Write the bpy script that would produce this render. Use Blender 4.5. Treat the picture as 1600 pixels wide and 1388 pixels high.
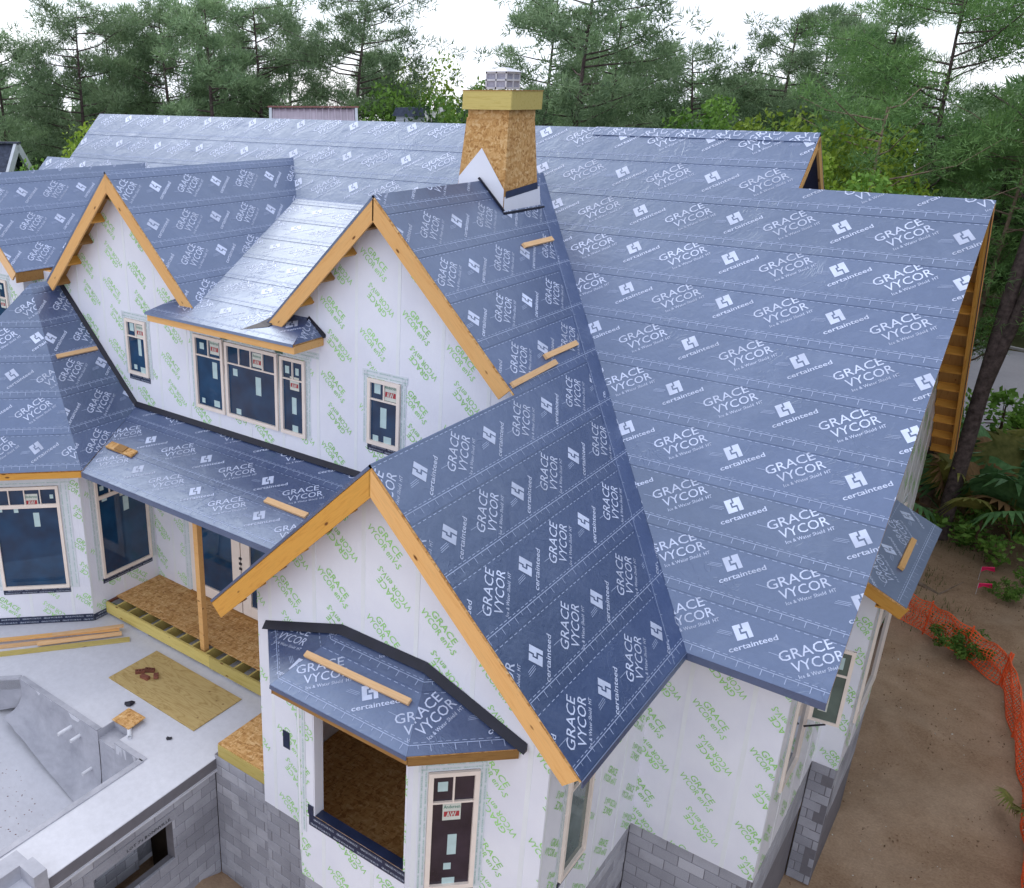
import bpy, math, random
import numpy as np
from mathutils import Matrix, Vector
for o in list(bpy.data.objects): bpy.data.objects.remove(o, do_unlink=True)
SC = bpy.context.scene
COL = SC.collection
rnd = random.Random(7)
rng = np.random.default_rng(11)
R2 = math.sqrt(2.0)

# ------------------------------------------------------------------ camera
def make_camera():
    yaw, pitch, roll = 0.676713, 0.373104, -0.004488
    f = np.array([-math.sin(yaw)*math.cos(pitch), math.cos(yaw)*math.cos(pitch), -math.sin(pitch)])
    r = np.array([math.cos(yaw), math.sin(yaw), 0.0]); d = np.cross(f, r)
    c, s = math.cos(roll), math.sin(roll)
    r, d = c*r + s*d, -s*r + c*d
    cd = bpy.data.cameras.new('camera'); co = bpy.data.objects.new('camera', cd); COL.objects.link(co)
    m = Matrix.Identity(4)
    for i in range(3):
        m[i][0] = r[i]; m[i][1] = -d[i]; m[i][2] = -f[i]
    m[0][3], m[1][3], m[2][3] = 6.0532, -7.87338, 4.08538
    co.matrix_world = m
    cd.sensor_fit = 'HORIZONTAL'; cd.sensor_width = 36.0
    cd.lens = 1419.531/1600*36
    cd.shift_x = (800-549.873)/1600; cd.shift_y = (701.25-694)/1600
    cd.clip_start = 0.1; cd.clip_end = 2000
    SC.camera = co
make_camera()

# ------------------------------------------------------------------ world, sun, exposure
SUN_EL, SUN_AZ = math.radians(41), math.radians(295)     # azimuth of the sun, clockwise from +y
def make_world():
    w = bpy.data.worlds.new('World'); SC.world = w; w.use_nodes = True
    nt = w.node_tree; nt.nodes.clear(); N = nt.nodes.new; L = nt.links.new
    out = N('ShaderNodeOutputWorld'); bg = N('ShaderNodeBackground'); sky = N('ShaderNodeTexSky')
    sky.sky_type = 'NISHITA'; sky.sun_disc = False; sky.sun_elevation = SUN_EL; sky.sun_rotation = SUN_AZ
    sky.air_density = 1.0; sky.dust_density = .4; sky.ozone_density = 1.0
    tc = N('ShaderNodeTexCoord'); mp = N('ShaderNodeMapping'); mp.inputs['Scale'].default_value = (1, 1, 3.2)
    nz = N('ShaderNodeTexNoise'); nz.inputs['Scale'].default_value = 2.6; nz.inputs['Detail'].default_value = 7; nz.inputs['Roughness'].default_value = .55
    cr = N('ShaderNodeValToRGB'); cr.color_ramp.elements[0].position = .30; cr.color_ramp.elements[1].position = .68
    cr.color_ramp.elements[0].color = (.70, .70, .70, 1); cr.color_ramp.elements[1].color = (1, 1, 1, 1)
    mx = N('ShaderNodeMix'); mx.data_type = 'RGBA'
    mx.inputs[7].default_value = (6.9, 7.3, 8.3, 1)      # cloud radiance before the 0.1 strength
    bg.inputs['Strength'].default_value = .1
    L(tc.outputs['Generated'], mp.inputs['Vector']); L(mp.outputs['Vector'], nz.inputs['Vector']); L(nz.outputs['Fac'], cr.inputs['Fac'])
    L(cr.outputs['Color'], mx.inputs[0]); L(sky.outputs['Color'], mx.inputs[6]); L(mx.outputs[2], bg.inputs['Color']); L(bg.outputs[0], out.inputs[0])
make_world()
def make_sun():
    l = bpy.data.lights.new('sun', 'SUN'); l.energy = 1.0; l.angle = math.radians(38); l.color = (1.0, .96, .9)
    o = bpy.data.objects.new('sun', l); COL.objects.link(o)
    d = Vector((math.sin(SUN_AZ)*math.cos(SUN_EL), math.cos(SUN_AZ)*math.cos(SUN_EL), math.sin(SUN_EL)))
    o.rotation_euler = d.to_track_quat('Z', 'Y').to_euler(); o.location = d*60
make_sun()
SC.view_settings.view_transform = 'Standard'; SC.view_settings.look = 'None'
SC.view_settings.exposure = 0.92; SC.view_settings.gamma = 1.0; SC.view_settings.use_curve_mapping = False
try: SC.cycles.use_denoising = True; SC.cycles.max_bounces = 6; SC.cycles.transparent_max_bounces = 8
except Exception: pass

# ------------------------------------------------------------------ materials
MATS = {}
def new_mat(name):
    m = bpy.data.materials.new(name); m.use_nodes = True; nt = m.node_tree
    return m, nt, nt.nodes['Principled BSDF']
def setp(p, **k):
    names = dict(rough='Roughness', spec='Specular IOR Level', metal='Metallic', coat='Coat Weight', coatr='Coat Roughness', sheen='Sheen Weight')
    for a, v in k.items(): p.inputs[names[a]].default_value = v
def coords(nt, kind, scale=(1, 1, 1)):
    tc = nt.nodes.new('ShaderNodeTexCoord'); mp = nt.nodes.new('ShaderNodeMapping'); mp.inputs['Scale'].default_value = scale
    nt.links.new(tc.outputs[kind], mp.inputs['Vector']); return mp.outputs['Vector']
def noise(nt, vec, scale, detail=4, rough=.55, dist=0):
    n = nt.nodes.new('ShaderNodeTexNoise'); n.inputs['Scale'].default_value = scale; n.inputs['Detail'].default_value = detail
    n.inputs['Roughness'].default_value = rough; n.inputs['Distortion'].default_value = dist
    nt.links.new(vec, n.inputs['Vector']); return n.outputs['Fac']
def ramp(nt, fac, stops):
    r = nt.nodes.new('ShaderNodeValToRGB'); e = r.color_ramp.elements
    while len(e) < len(stops): e.new(.5)
    for i, (p, c) in enumerate(stops):
        e[i].position = p; e[i].color = (*c, 1) if len(c) == 3 else c
    nt.links.new(fac, r.inputs['Fac']); return r.outputs['Color']
def mixc(nt, fac, a, b, mode='MIX'):
    m = nt.nodes.new('ShaderNodeMix'); m.data_type = 'RGBA'; m.blend_type = mode
    for v, i in ((fac, 0), (a, 6), (b, 7)):
        if hasattr(v, 'links'): nt.links.new(v, m.inputs[i])
        elif i == 0: m.inputs[0].default_value = v
        else: m.inputs[i].default_value = (*v, 1)
    return m.outputs[2]
def bump(nt, p, h, strength, dist=.01):
    b = nt.nodes.new('ShaderNodeBump'); b.inputs['Strength'].default_value = strength; b.inputs['Distance'].default_value = dist
    nt.links.new(h, b.inputs['Height']); nt.links.new(b.outputs[0], p.inputs['Normal'])
def objrand(nt):
    return nt.nodes.new('ShaderNodeObjectInfo').outputs['Random']
def maprange(nt, v, a, b):
    m = nt.nodes.new('ShaderNodeMapRange'); m.inputs['To Min'].default_value = a; m.inputs['To Max'].default_value = b
    nt.links.new(v, m.inputs['Value']); return m.outputs[0]

def m_membrane():
    m, nt, p = new_mat('roof_membrane'); v = coords(nt, 'Object')
    a = noise(nt, v, .9, 5, .6); c = ramp(nt, a, [(.3, (.029, .050, .146)), (.7, (.040, .065, .174))])
    d = noise(nt, v, 14, 5, .65); c = mixc(nt, .14, c, ramp(nt, d, [(.35, (.015, .025, .06)), (.75, (.10, .13, .23))]))
    du = noise(nt, v, .55, 6, .68, 1.5); c = mixc(nt, ramp(nt, du, [(.5, (0, 0, 0)), (.72, (.16, .16, .16))]), c, (.28, .32, .44))
    c = mixc(nt, 1.0, c, maprange(nt, objrand(nt), .86, 1.14), 'MULTIPLY')
    nt.links.new(c, p.inputs['Base Color'])
    rr = noise(nt, v, 2.2, 5, .65); nt.links.new(maprange(nt, rr, .34, .50), p.inputs['Roughness'])
    setp(p, spec=.5); p.inputs['IOR'].default_value = 2.4; p.inputs['Specular Tint'].default_value = (.74, .87, 1, 1)
    h1 = noise(nt, v, 1.6, 3, .5, .6); h2 = noise(nt, v, 9, 3, .5, 1.2)
    cn = noise(nt, v, 2.1, 2, .5, 2.2); ab = nt.nodes.new('ShaderNodeMath'); ab.operation = 'SUBTRACT'; ab.inputs[1].default_value = .5; nt.links.new(cn, ab.inputs[0])
    a2 = nt.nodes.new('ShaderNodeMath'); a2.operation = 'ABSOLUTE'; nt.links.new(ab.outputs[0], a2.inputs[0])
    cz = ramp(nt, a2.outputs[0], [(.0, (1, 1, 1)), (.022, (0, 0, 0))]); mk = ramp(nt, noise(nt, v, .8, 2), [(.52, (0, 0, 0)), (.66, (.5, .5, .5))])
    hh = mixc(nt, .18, h1, h2); cz2 = mixc(nt, 1.0, cz, mk, 'MULTIPLY'); hh = mixc(nt, .30, hh, cz2, 'ADD'); bump(nt, p, hh, .45, .05); return m
def m_plain(name, col, rough=.6, spec=.3, var=.12, scale=6, bumps=0, objvar=0):
    m, nt, p = new_mat(name); v = coords(nt, 'Object')
    a = noise(nt, v, scale, 5, .6)
    lo = tuple(x*(1-var) for x in col); hi = tuple(min(1, x*(1+var)) for x in col)
    c = ramp(nt, a, [(.3, lo), (.7, hi)])
    if objvar:
        g = maprange(nt, objrand(nt), 1-objvar, 1+objvar*.6); c = mixc(nt, 1.0, c, g, 'MULTIPLY')
    nt.links.new(c, p.inputs['Base Color']); setp(p, rough=rough, spec=spec)
    if bumps: bump(nt, p, a, bumps, .01)
    return m
def m_wrap():
    m, nt, p = new_mat('wall_wrap'); v = coords(nt, 'Object')
    a = noise(nt, v, 1.1, 4, .55); c = ramp(nt, a, [(.3, (.74, .745, .83)), (.7, (.82, .825, .89))])
    nt.links.new(c, p.inputs['Base Color']); setp(p, rough=.45, spec=.35)
    h = noise(nt, coords(nt, 'Object', (3, 3, 1.2)), 2.4, 4, .6, .8); bump(nt, p, h, .22, .03); return m
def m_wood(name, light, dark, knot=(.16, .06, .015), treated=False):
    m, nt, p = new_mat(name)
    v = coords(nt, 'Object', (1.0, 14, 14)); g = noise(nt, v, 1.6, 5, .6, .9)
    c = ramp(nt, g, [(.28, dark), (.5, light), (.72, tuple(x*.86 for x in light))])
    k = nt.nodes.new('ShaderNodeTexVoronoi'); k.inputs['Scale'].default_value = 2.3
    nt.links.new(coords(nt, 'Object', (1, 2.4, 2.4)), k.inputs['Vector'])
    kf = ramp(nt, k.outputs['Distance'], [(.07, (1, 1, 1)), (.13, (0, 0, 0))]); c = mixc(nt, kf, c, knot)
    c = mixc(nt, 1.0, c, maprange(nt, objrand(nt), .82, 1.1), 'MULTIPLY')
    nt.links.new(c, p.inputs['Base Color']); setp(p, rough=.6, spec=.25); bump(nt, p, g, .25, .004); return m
def m_osb():
    m, nt, p = new_mat('strand_board'); v = coords(nt, 'Object')
    w = nt.nodes.new('ShaderNodeTexNoise'); w.inputs['Scale'].default_value = 9; w.inputs['Detail'].default_value = 2; nt.links.new(v, w.inputs['Vector'])
    vm = nt.nodes.new('ShaderNodeVectorMath'); vm.operation = 'MULTIPLY_ADD'; vm.inputs[1].default_value = (.12, .12, .12)
    nt.links.new(w.outputs['Color'], vm.inputs[0]); nt.links.new(v, vm.inputs[2])
    cols = []
    for sc in ((9, 34, 20), (34, 9, 27)):
        mp = nt.nodes.new('ShaderNodeMapping'); mp.inputs['Scale'].default_value = sc; nt.links.new(vm.outputs[0], mp.inputs['Vector'])
        vo = nt.nodes.new('ShaderNodeTexVoronoi'); vo.inputs['Scale'].default_value = 1.0; nt.links.new(mp.outputs[0], vo.inputs['Vector']); cols.append(vo.outputs['Color'])
    g = mixc(nt, noise(nt, v, 6, 2), cols[0], cols[1]); bw = nt.nodes.new('ShaderNodeRGBToBW'); nt.links.new(g, bw.inputs[0])
    c = ramp(nt, bw.outputs[0], [(.18, (.34, .16, .05)), (.42, (.54, .29, .10)), (.62, (.63, .37, .15)), (.85, (.74, .50, .25))])
    s = noise(nt, v, 1.3, 4, .6); c = mixc(nt, ramp(nt, s, [(.55, (0, 0, 0)), (.75, (.5, .5, .5))]), c, (.30, .13, .04))
    nt.links.new(c, p.inputs['Base Color']); setp(p, rough=.7, spec=.2); bump(nt, p, bw.outputs[0], .3, .004); return m
def m_ply():
    m, nt, p = new_mat('plywood'); g = noise(nt, coords(nt, 'Object', (.55, 2.6, 1)), 1.5, 3, .5, .8)
    mm = nt.nodes.new('ShaderNodeMath'); mm.operation = 'MULTIPLY'; mm.inputs[1].default_value = 9; nt.links.new(g, mm.inputs[0])
    fr = nt.nodes.new('ShaderNodeMath'); fr.operation = 'PINGPONG'; fr.inputs[1].default_value = .5; nt.links.new(mm.outputs[0], fr.inputs[0])
    c = ramp(nt, fr.outputs[0], [(0, (.34, .215, .075)), (.12, (.46, .325, .13)), (.5, (.53, .39, .17))])
    f = noise(nt, coords(nt, 'Object', (3, 30, 1)), 2, 3); c = mixc(nt, .3, c, ramp(nt, f, [(.3, (.36, .24, .09)), (.7, (.58, .45, .21))]))
    k = nt.nodes.new('ShaderNodeTexVoronoi'); k.inputs['Scale'].default_value = 3.1; nt.links.new(coords(nt, 'Object'), k.inputs['Vector'])
    c = mixc(nt, ramp(nt, k.outputs['Distance'], [(.06, (.8, .8, .8)), (.10, (0, 0, 0))]), c, (.20, .10, .04))
    nt.links.new(c, p.inputs['Base Color']); setp(p, rough=.7, spec=.2); return m
def m_concrete(name, base, stain, amt=.5, s=.7, bumps=.15):
    m, nt, p = new_mat(name); v = coords(nt, 'Object')
    a = noise(nt, v, s, 6, .62, .4); b = noise(nt, v, 9, 6, .7); d = noise(nt, v, 60, 3, .6)
    c = mixc(nt, ramp(nt, a, [(.35, (0, 0, 0)), (.68, (amt, amt, amt))]), base, stain)
    c = mixc(nt, .25, c, ramp(nt, b, [(.3, tuple(x*.7 for x in base)), (.7, tuple(min(1, x*1.15) for x in base))]))
    nt.links.new(c, p.inputs['Base Color']); setp(p, rough=.85, spec=.2); bump(nt, p, d, bumps, .004); return m
def m_block():
    m, nt, p = new_mat('concrete_block'); v = coords(nt, 'Object'); r = objrand(nt)
    c = ramp(nt, r, [(0, (.33, .33, .37)), (.5, (.41, .41, .46)), (1, (.54, .54, .59))])
    g = coords(nt, 'Object'); tc = nt.nodes.new('ShaderNodeNewGeometry')
    st = noise(nt, tc.outputs['Position'], .8, 5, .6); c = mixc(nt, ramp(nt, st, [(.42, (0, 0, 0)), (.62, (.65, .65, .65))]), c, (.22, .22, .25))
    d = noise(nt, v, 55, 3, .6); c = mixc(nt, .2, c, ramp(nt, d, [(.3, (.1, .1, .12)), (.7, (.5, .5, .54))]))
    nt.links.new(c, p.inputs['Base Color']); setp(p, rough=.9, spec=.15); bump(nt, p, d, .3, .004); return m
def m_glass():
    m, nt, p = new_mat('window_glass'); v = coords(nt, 'Object')
    a = noise(nt, coords(nt, 'Object', (1.5, 1.5, .5)), 1.3, 2, .5); c = ramp(nt, a, [(.35, (.010, .036, .084)), (.65, (.014, .060, .135))])
    nt.links.new(c, p.inputs['Base Color']); setp(p, rough=.04, spec=.6); return m
def m_foliage(name, dark, light, yel=None, trans=.25):
    m, nt, p = new_mat(name); v = coords(nt, 'Object')
    a = noise(nt, v, .9, 3, .6); b = noise(nt, v, 7, 2, .5)
    c = ramp(nt, mixc(nt, .45, a, b), [(.35, dark), (.64, light)])
    c = mixc(nt, 1.0, c, maprange(nt, objrand(nt), .75, 1.2), 'MULTIPLY')
    nt.links.new(c, p.inputs['Base Color']); setp(p, rough=.6, spec=.2)
    if trans:
        t = nt.nodes.new('ShaderNodeBsdfTranslucent'); nt.links.new(c, t.inputs['Color']); mx = nt.nodes.new('ShaderNodeMixShader'); mx.inputs[0].default_value = trans
        nt.links.new(p.outputs[0], mx.inputs[1]); nt.links.new(t.outputs[0], mx.inputs[2]); nt.links.new(mx.outputs[0], nt.nodes['Material Output'].inputs[0])
    return m
def m_ground():
    m, nt, p = new_mat('soil'); g = nt.nodes.new('ShaderNodeNewGeometry'); v = g.outputs['Position']
    a = noise(nt, v, .28, 6, .6, .5); b = noise(nt, v, 2.2, 7, .65); d = noise(nt, v, 22, 5, .7)
    tk = noise(nt, v, .16, 3, .5, 1.2); c = ramp(nt, a, [(.36, (.26, .15, .09)), (.5, (.42, .27, .17)), (.62, (.56, .40, .28))])
    c = mixc(nt, ramp(nt, tk, [(.5, (0, 0, 0)), (.6, (.55, .55, .55))]), c, (.52, .40, .30)); c = mixc(nt, .35, c, ramp(nt, b, [(.3, (.17, .10, .06)), (.7, (.55, .39, .26))]))
    c = mixc(nt, .35, c, ramp(nt, d, [(.3, (.10, .06, .035)), (.72, (.52, .37, .24))]))
    nt.links.new(c, p.inputs['Base Color']); setp(p, rough=.95, spec=.1); bump(nt, p, mixc(nt, .5, b, d), .5, .05); return m
def m_floor():
    m, nt, p = new_mat('forest_floor'); g = nt.nodes.new('ShaderNodeNewGeometry'); v = g.outputs['Position']
    a = noise(nt, v, .3, 6, .6); d = noise(nt, v, 9, 5, .7)
    c = ramp(nt, a, [(.35, (.022, .03, .008)), (.5, (.05, .055, .018)), (.66, (.075, .048, .025))])
    c = mixc(nt, .4, c, ramp(nt, d, [(.3, (.012, .015, .006)), (.7, (.10, .10, .035))]))
    nt.links.new(c, p.inputs['Base Color']); setp(p, rough=.95, spec=.1); return m
def M(n):
    if n not in MATS: MATS[n] = MK[n]()
    return MATS[n]
MK = dict(
    membrane=m_membrane, wrap=m_wrap, osb=m_osb, ply=m_ply, block=m_block, glass=m_glass, glass_b=lambda: m_plain('shaded_window_glass', (.032, .022, .036), .05, .6, .4, 1.5), glass_g=lambda: m_plain('pale_window_glass', (.10, .14, .125), .06, .6, .3, 1.5), soil=m_ground, floor=m_floor,
    print_white=lambda: m_plain('print_white', (.56, .62, .80), .45, .4, .22, 1.6, 0, .12),
    print_dim=lambda: m_plain('print_dim', (.40, .47, .66), .45, .4, .15, 5),
    print_green=lambda: m_plain('print_green', (.34, .68, .20), .5, .3, .15, 2),
    print_teal=lambda: m_plain('print_teal', (.22, .46, .36), .5, .3, .15, 2),
    print_black=lambda: m_plain('marker_ink', (.02, .02, .025), .7, .2, .2, 9),
    print_navy=lambda: m_plain('print_on_navy', (.55, .60, .70), .5, .3, .1, 3),
    tape=lambda: m_plain('window_tape', (.66, .70, .74), .4, .4, .06, 4),
    seam=lambda: m_plain('seam_tape', (.78, .80, .83), .35, .4, .03, 3),
    navy=lambda: m_plain('flashing_tape', (.018, .027, .065), .35, .5, .25, 4),
    black=lambda: m_plain('black_flashing', (.012, .012, .024), .5, .4, .3, 4, .2),
    frame=lambda: m_plain('window_frame', (.84, .73, .65), .5, .35, .05, 4),
    sticker=lambda: m_plain('sticker', (.48, .62, .62), .5, .3, .08, 6),
    sticker_w=lambda: m_plain('sticker_paper', (.62, .64, .58), .5, .3, .08, 6),
    red=lambda: m_plain('sticker_red', (.40, .045, .055), .5, .3, .1, 6),
    sgreen=lambda: m_plain('sticker_ink', (.05, .20, .14), .5, .3, .1, 6),
    pine=lambda: m_wood('pine_lumber', (.80, .45, .17), (.66, .33, .105)),
    pale=lambda: m_wood('pale_lumber', (.80, .51, .27), (.68, .39, .17)),
    amber=lambda: m_wood('weathered_lumber', (.66, .33, .065), (.50, .22, .038)),
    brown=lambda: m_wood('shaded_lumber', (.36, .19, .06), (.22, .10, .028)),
    treated=lambda: m_wood('treated_lumber', (.58, .46, .15), (.44, .33, .085)),
    concrete=lambda: m_concrete('patio_concrete', (.64, .64, .69), (.50, .50, .55), .6, .6),
    gunite=lambda: m_concrete('pool_concrete', (.48, .48, .53), (.27, .275, .32), .95, 1.3, .5),
    mortar=lambda: m_concrete('mortar', (.20, .19, .21), (.12, .115, .13), .6, 2),
    road=lambda: m_concrete('road_concrete', (.30, .29, .31), (.22, .21, .23), .7, .25),
    kerb=lambda: m_concrete('kerb_concrete', (.42, .40, .39), (.3, .28, .27), .7, .6),
    pvc=lambda: m_plain('plastic_pipe', (.68, .68, .72), .35, .5, .05, 4),
    steel=lambda: m_plain('galvanised_steel', (.55, .55, .60), .35, .5, .1, 6),
    mesh_steel=lambda: m_plain('arrestor_mesh', (.30, .30, .38), .5, .5, .2, 30),
    clay=lambda: m_plain('clay_brick', (.20, .075, .05), .85, .2, .3, 14, .2, .3),
    orange=lambda: m_plain('orange_plastic', (.90, .13, .035), .5, .35, .15, 3),
    pink=lambda: m_plain('pink_ribbon', (.75, .02, .12), .5, .3, .1, 3),
    bark=lambda: m_plain('bark', (.12, .075, .055), .95, .1, .5, 6, .6, .2),
    barkp=lambda: m_plain('pine_bark', (.10, .075, .072), .95, .1, .5, 7, .6, .25),
    twig=lambda: m_plain('bare_twigs', (.22, .16, .12), .95, .1, .4, 6, 0, .2),
    needle=lambda: m_foliage('pine_needles', (.095, .165, .085), (.28, .39, .20)),
    needle2=lambda: m_foliage('near_pine_needles', (.07, .16, .055), (.23, .40, .12)),
    leaf=lambda: m_foliage('leaves', (.065, .155, .028), (.22, .38, .07)),
    leafy=lambda: m_foliage('young_leaves', (.11, .20, .022), (.34, .46, .06)),
    leafd=lambda: m_foliage('dark_leaves', (.015, .045, .018), (.07, .125, .045), trans=.1),
    bloom=lambda: m_plain('white_blossom', (.6, .6, .55), .6, .2, .1, 4),
    frond=lambda: m_foliage('palm_fronds', (.06, .15, .05), (.17, .34, .13), trans=.15),
    frondy=lambda: m_foliage('yellowing_fronds', (.12, .14, .03), (.30, .28, .08), trans=.15),
    frondd=lambda: m_plain('dry_fronds', (.22, .13, .06), .8, .1, .3, 4),
    grass=lambda: m_foliage('grass_blades', (.03, .06, .012), (.10, .16, .03)),
    litter=lambda: m_plain('leaf_litter', (.20, .125, .075), .9, .1, .6, 3),
    metalroof=lambda: m_plain('painted_metal_roof', (.40, .34, .40), .4, .5, .15, 2),
    ridgecap=lambda: m_plain('red_ridge_cap', (.28, .11, .10), .5, .4, .15, 4),
    shingle=lambda: m_plain('dark_shingles', (.05, .06, .09), .85, .2, .4, 9),
    siding=lambda: m_plain('pale_siding', (.50, .53, .58), .6, .3, .08, 4),
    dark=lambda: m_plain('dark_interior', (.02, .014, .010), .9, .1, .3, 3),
)

# ------------------------------------------------------------------ object helpers
def link(name, me, mat=None, parent=None):
    o = bpy.data.objects.new(name, me); COL.objects.link(o)
    if mat is not None and me is not None and len(me.materials) == 0: me.materials.append(M(mat))
    if parent is not None:
        o.parent = parent; o.matrix_parent_inverse = parent.matrix_world.inverted()
    return o
def tag(o, label=None, cat=None, group=None, kind=None):
    if label: o['label'] = label
    if cat: o['category'] = cat
    if group: o['group'] = group
    if kind: o['kind'] = kind
    return o
def empty(name, label, cat, loc=(0, 0, 0), group=None):
    o = bpy.data.objects.new(name, None); COL.objects.link(o); o.matrix_world = Matrix.Translation(loc); o.empty_display_size = .3
    return tag(o, label, cat, group)
def mesh(name, v, f):
    me = bpy.data.meshes.new(name); me.from_pydata([tuple(map(float, p)) for p in v], [], f); me.update(); return me
def tri_mesh(name, v, t):
    v = np.asarray(v, np.float32); t = np.asarray(t, np.int32); me = bpy.data.meshes.new(name)
    me.vertices.add(len(v)); me.vertices.foreach_set('co', v.ravel())
    me.loops.add(len(t)*3); me.loops.foreach_set('vertex_index', t.ravel())
    me.polygons.add(len(t)); me.polygons.foreach_set('loop_start', np.arange(0, len(t)*3, 3, dtype=np.int32)); me.polygons.foreach_set('loop_total', np.full(len(t), 3, np.int32))
    me.update(calc_edges=True); me.validate(); return me
BOXF = [(0, 3, 2, 1), (4, 5, 6, 7), (0, 1, 5, 4), (1, 2, 6, 5), (2, 3, 7, 6), (3, 0, 4, 7)]
def box_mesh(name, x0, x1, y0, y1, z0, z1):
    return mesh(name, [(x0, y0, z0), (x1, y0, z0), (x1, y1, z0), (x0, y1, z0), (x0, y0, z1), (x1, y0, z1), (x1, y1, z1), (x0, y1, z1)], BOXF)
def box(name, x0, x1, y0, y1, z0, z1, mat, parent=None):
    c = Vector(((x0+x1)/2, (y0+y1)/2, (z0+z1)/2)); a, b, d = (x1-x0)/2, (y1-y0)/2, (z1-z0)/2
    o = link(name, box_mesh(name, -a, a, -b, b, -d, d), mat, parent); o.matrix_world = Matrix.Translation(c); return o
class Fr:
    """flat frame: origin, e1 along, e2 up the surface, n outwards"""
    def __init__(s, o, e1, e2):
        s.o = np.array(o, float); s.e1 = np.array(e1, float)/np.linalg.norm(e1); s.e2 = np.array(e2, float)/np.linalg.norm(e2); s.n = np.cross(s.e1, s.e2)
    def p(s, a, b, h=0): return s.o + s.e1*a + s.e2*b + s.n*h
    def pts(s, ab, h): return s.o + np.outer(ab[:, 0], s.e1) + np.outer(ab[:, 1], s.e2) + np.outer(h, s.n)
    def mat(s, a, b, h=0):
        m = Matrix.Identity(4); q = s.p(a, b, h)
        for i in range(3): m[i][0] = s.e1[i]; m[i][1] = s.e2[i]; m[i][2] = s.n[i]; m[i][3] = q[i]
        return m
def fbox(name, f, a0, a1, b0, b1, h0, h1, mat, parent=None):
    o = link(name, box_mesh(name, (a0-a1)/2, (a1-a0)/2, (b0-b1)/2, (b1-b0)/2, h0, h1), mat, parent)
    o.matrix_world = f.mat((a0+a1)/2, (b0+b1)/2, 0); return o
def slab(name, f, polys, h0, h1, mat, parent=None):
    """convex polygons in a frame, from height h0 to h1"""
    V, F = [], []
    for poly in polys:
        k = len(V); n = len(poly)
        V += [f.p(a, b, h1) for a, b in poly] + [f.p(a, b, h0) for a, b in poly]
        F.append(tuple(range(k, k+n))); F.append(tuple(range(k+2*n-1, k+n-1, -1)))
        for i in range(n):
            j = (i+1) % n; F.append((k+i, k+n+i, k+n+j, k+j))
    return link(name, mesh(name, V, F), mat, parent)
def beam(name, p0, p1, w, t, mat, parent=None, up=(0, 0, 1), off=0):
    """board from p0 to p1, w wide across, t thick along 'up'"""
    p0, p1 = np.array(p0, float), np.array(p1, float); d = p1-p0; L = np.linalg.norm(d); x = d/L
    z = np.array(up, float); z = z - x*(z@x); z = z if np.linalg.norm(z) > 1e-6 else np.array([0, 1., 0]); z /= np.linalg.norm(z); y = np.cross(z, x)
    b = .006
    me = box_mesh(name, -L/2, L/2, -w/2, w/2, -t/2, t/2)
    o = link(name, me, mat, parent); m = Matrix.Identity(4); c = (p0+p1)/2
    for i in range(3): m[i][0] = x[i]; m[i][1] = y[i]; m[i][2] = z[i]; m[i][3] = c[i]
    o.matrix_world = m; return o

# ------------------------------------------------------------------ print (lettering as flat meshes)
TXT = {}
def text2d(s, width=None, cap=None, bold=0.0, res=2):
    key = (s, width, cap, bold, res)
    if key in TXT: return TXT[key]
    cu = bpy.data.curves.new('t', 'FONT'); cu.body = s; cu.size = 1; cu.resolution_u = res; cu.offset = bold; cu.fill_mode = 'FRONT'
    ob = bpy.data.objects.new('t', cu); COL.objects.link(ob)
    dg = bpy.context.evaluated_depsgraph_get(); me = ob.evaluated_get(dg).to_mesh(); me.calc_loop_triangles()
    v = np.array([x.co[:2] for x in me.vertices]); t = np.array([x.vertices[:] for x in me.loop_triangles], int)
    ob.evaluated_get(dg).to_mesh_clear(); bpy.data.objects.remove(ob); bpy.data.curves.remove(cu)
    v[:, 0] -= v[:, 0].min()
    if cap: v[:, 1] *= cap/.69
    if width: v[:, 0] *= width/v[:, 0].max()
    TXT[key] = (v, t); return TXT[key]
def rect2d(x0, x1, y0, y1): return np.array([(x0, y0), (x1, y0), (x1, y1), (x0, y1)], float), np.array([(0, 1, 2), (0, 2, 3)])
def join2d(parts):
    V, T, k = [], [], 0
    for (v, t), (dx, dy) in parts: V.append(v+np.array([dx, dy])); T.append(t+k); k += len(v)
    return np.vstack(V), np.vstack(T)
def rot2d(v, ang, dx=0, dy=0):
    c, s = math.cos(ang), math.sin(ang); return v@np.array([[c, s], [-s, c]]) + np.array([dx, dy])
def clip_poly(poly, a, b):
    """keep the left side of the edge a->b"""
    out = []; ex, ey = b[0]-a[0], b[1]-a[1]; n = len(poly)
    side = [ex*(p[1]-a[1])-ey*(p[0]-a[0]) for p in poly]
    for i in range(n):
        p, q, sp, sq = poly[i], poly[(i+1) % n], side[i], side[(i+1) % n]
        if sp >= 0: out.append(p)
        if (sp >= 0) != (sq >= 0):
            t = sp/(sp-sq); out.append((p[0]+(q[0]-p[0])*t, p[1]+(q[1]-p[1])*t))
    return out
def clip_convex(poly, clip):
    for i in range(len(clip)):
        poly = clip_poly(poly, clip[i], clip[(i+1) % len(clip)])
        if len(poly) < 3: return []
    return poly
def band(poly, lo, hi): return clip_convex(poly, [(-99, lo), (99, lo), (99, hi), (-99, hi)])
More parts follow.
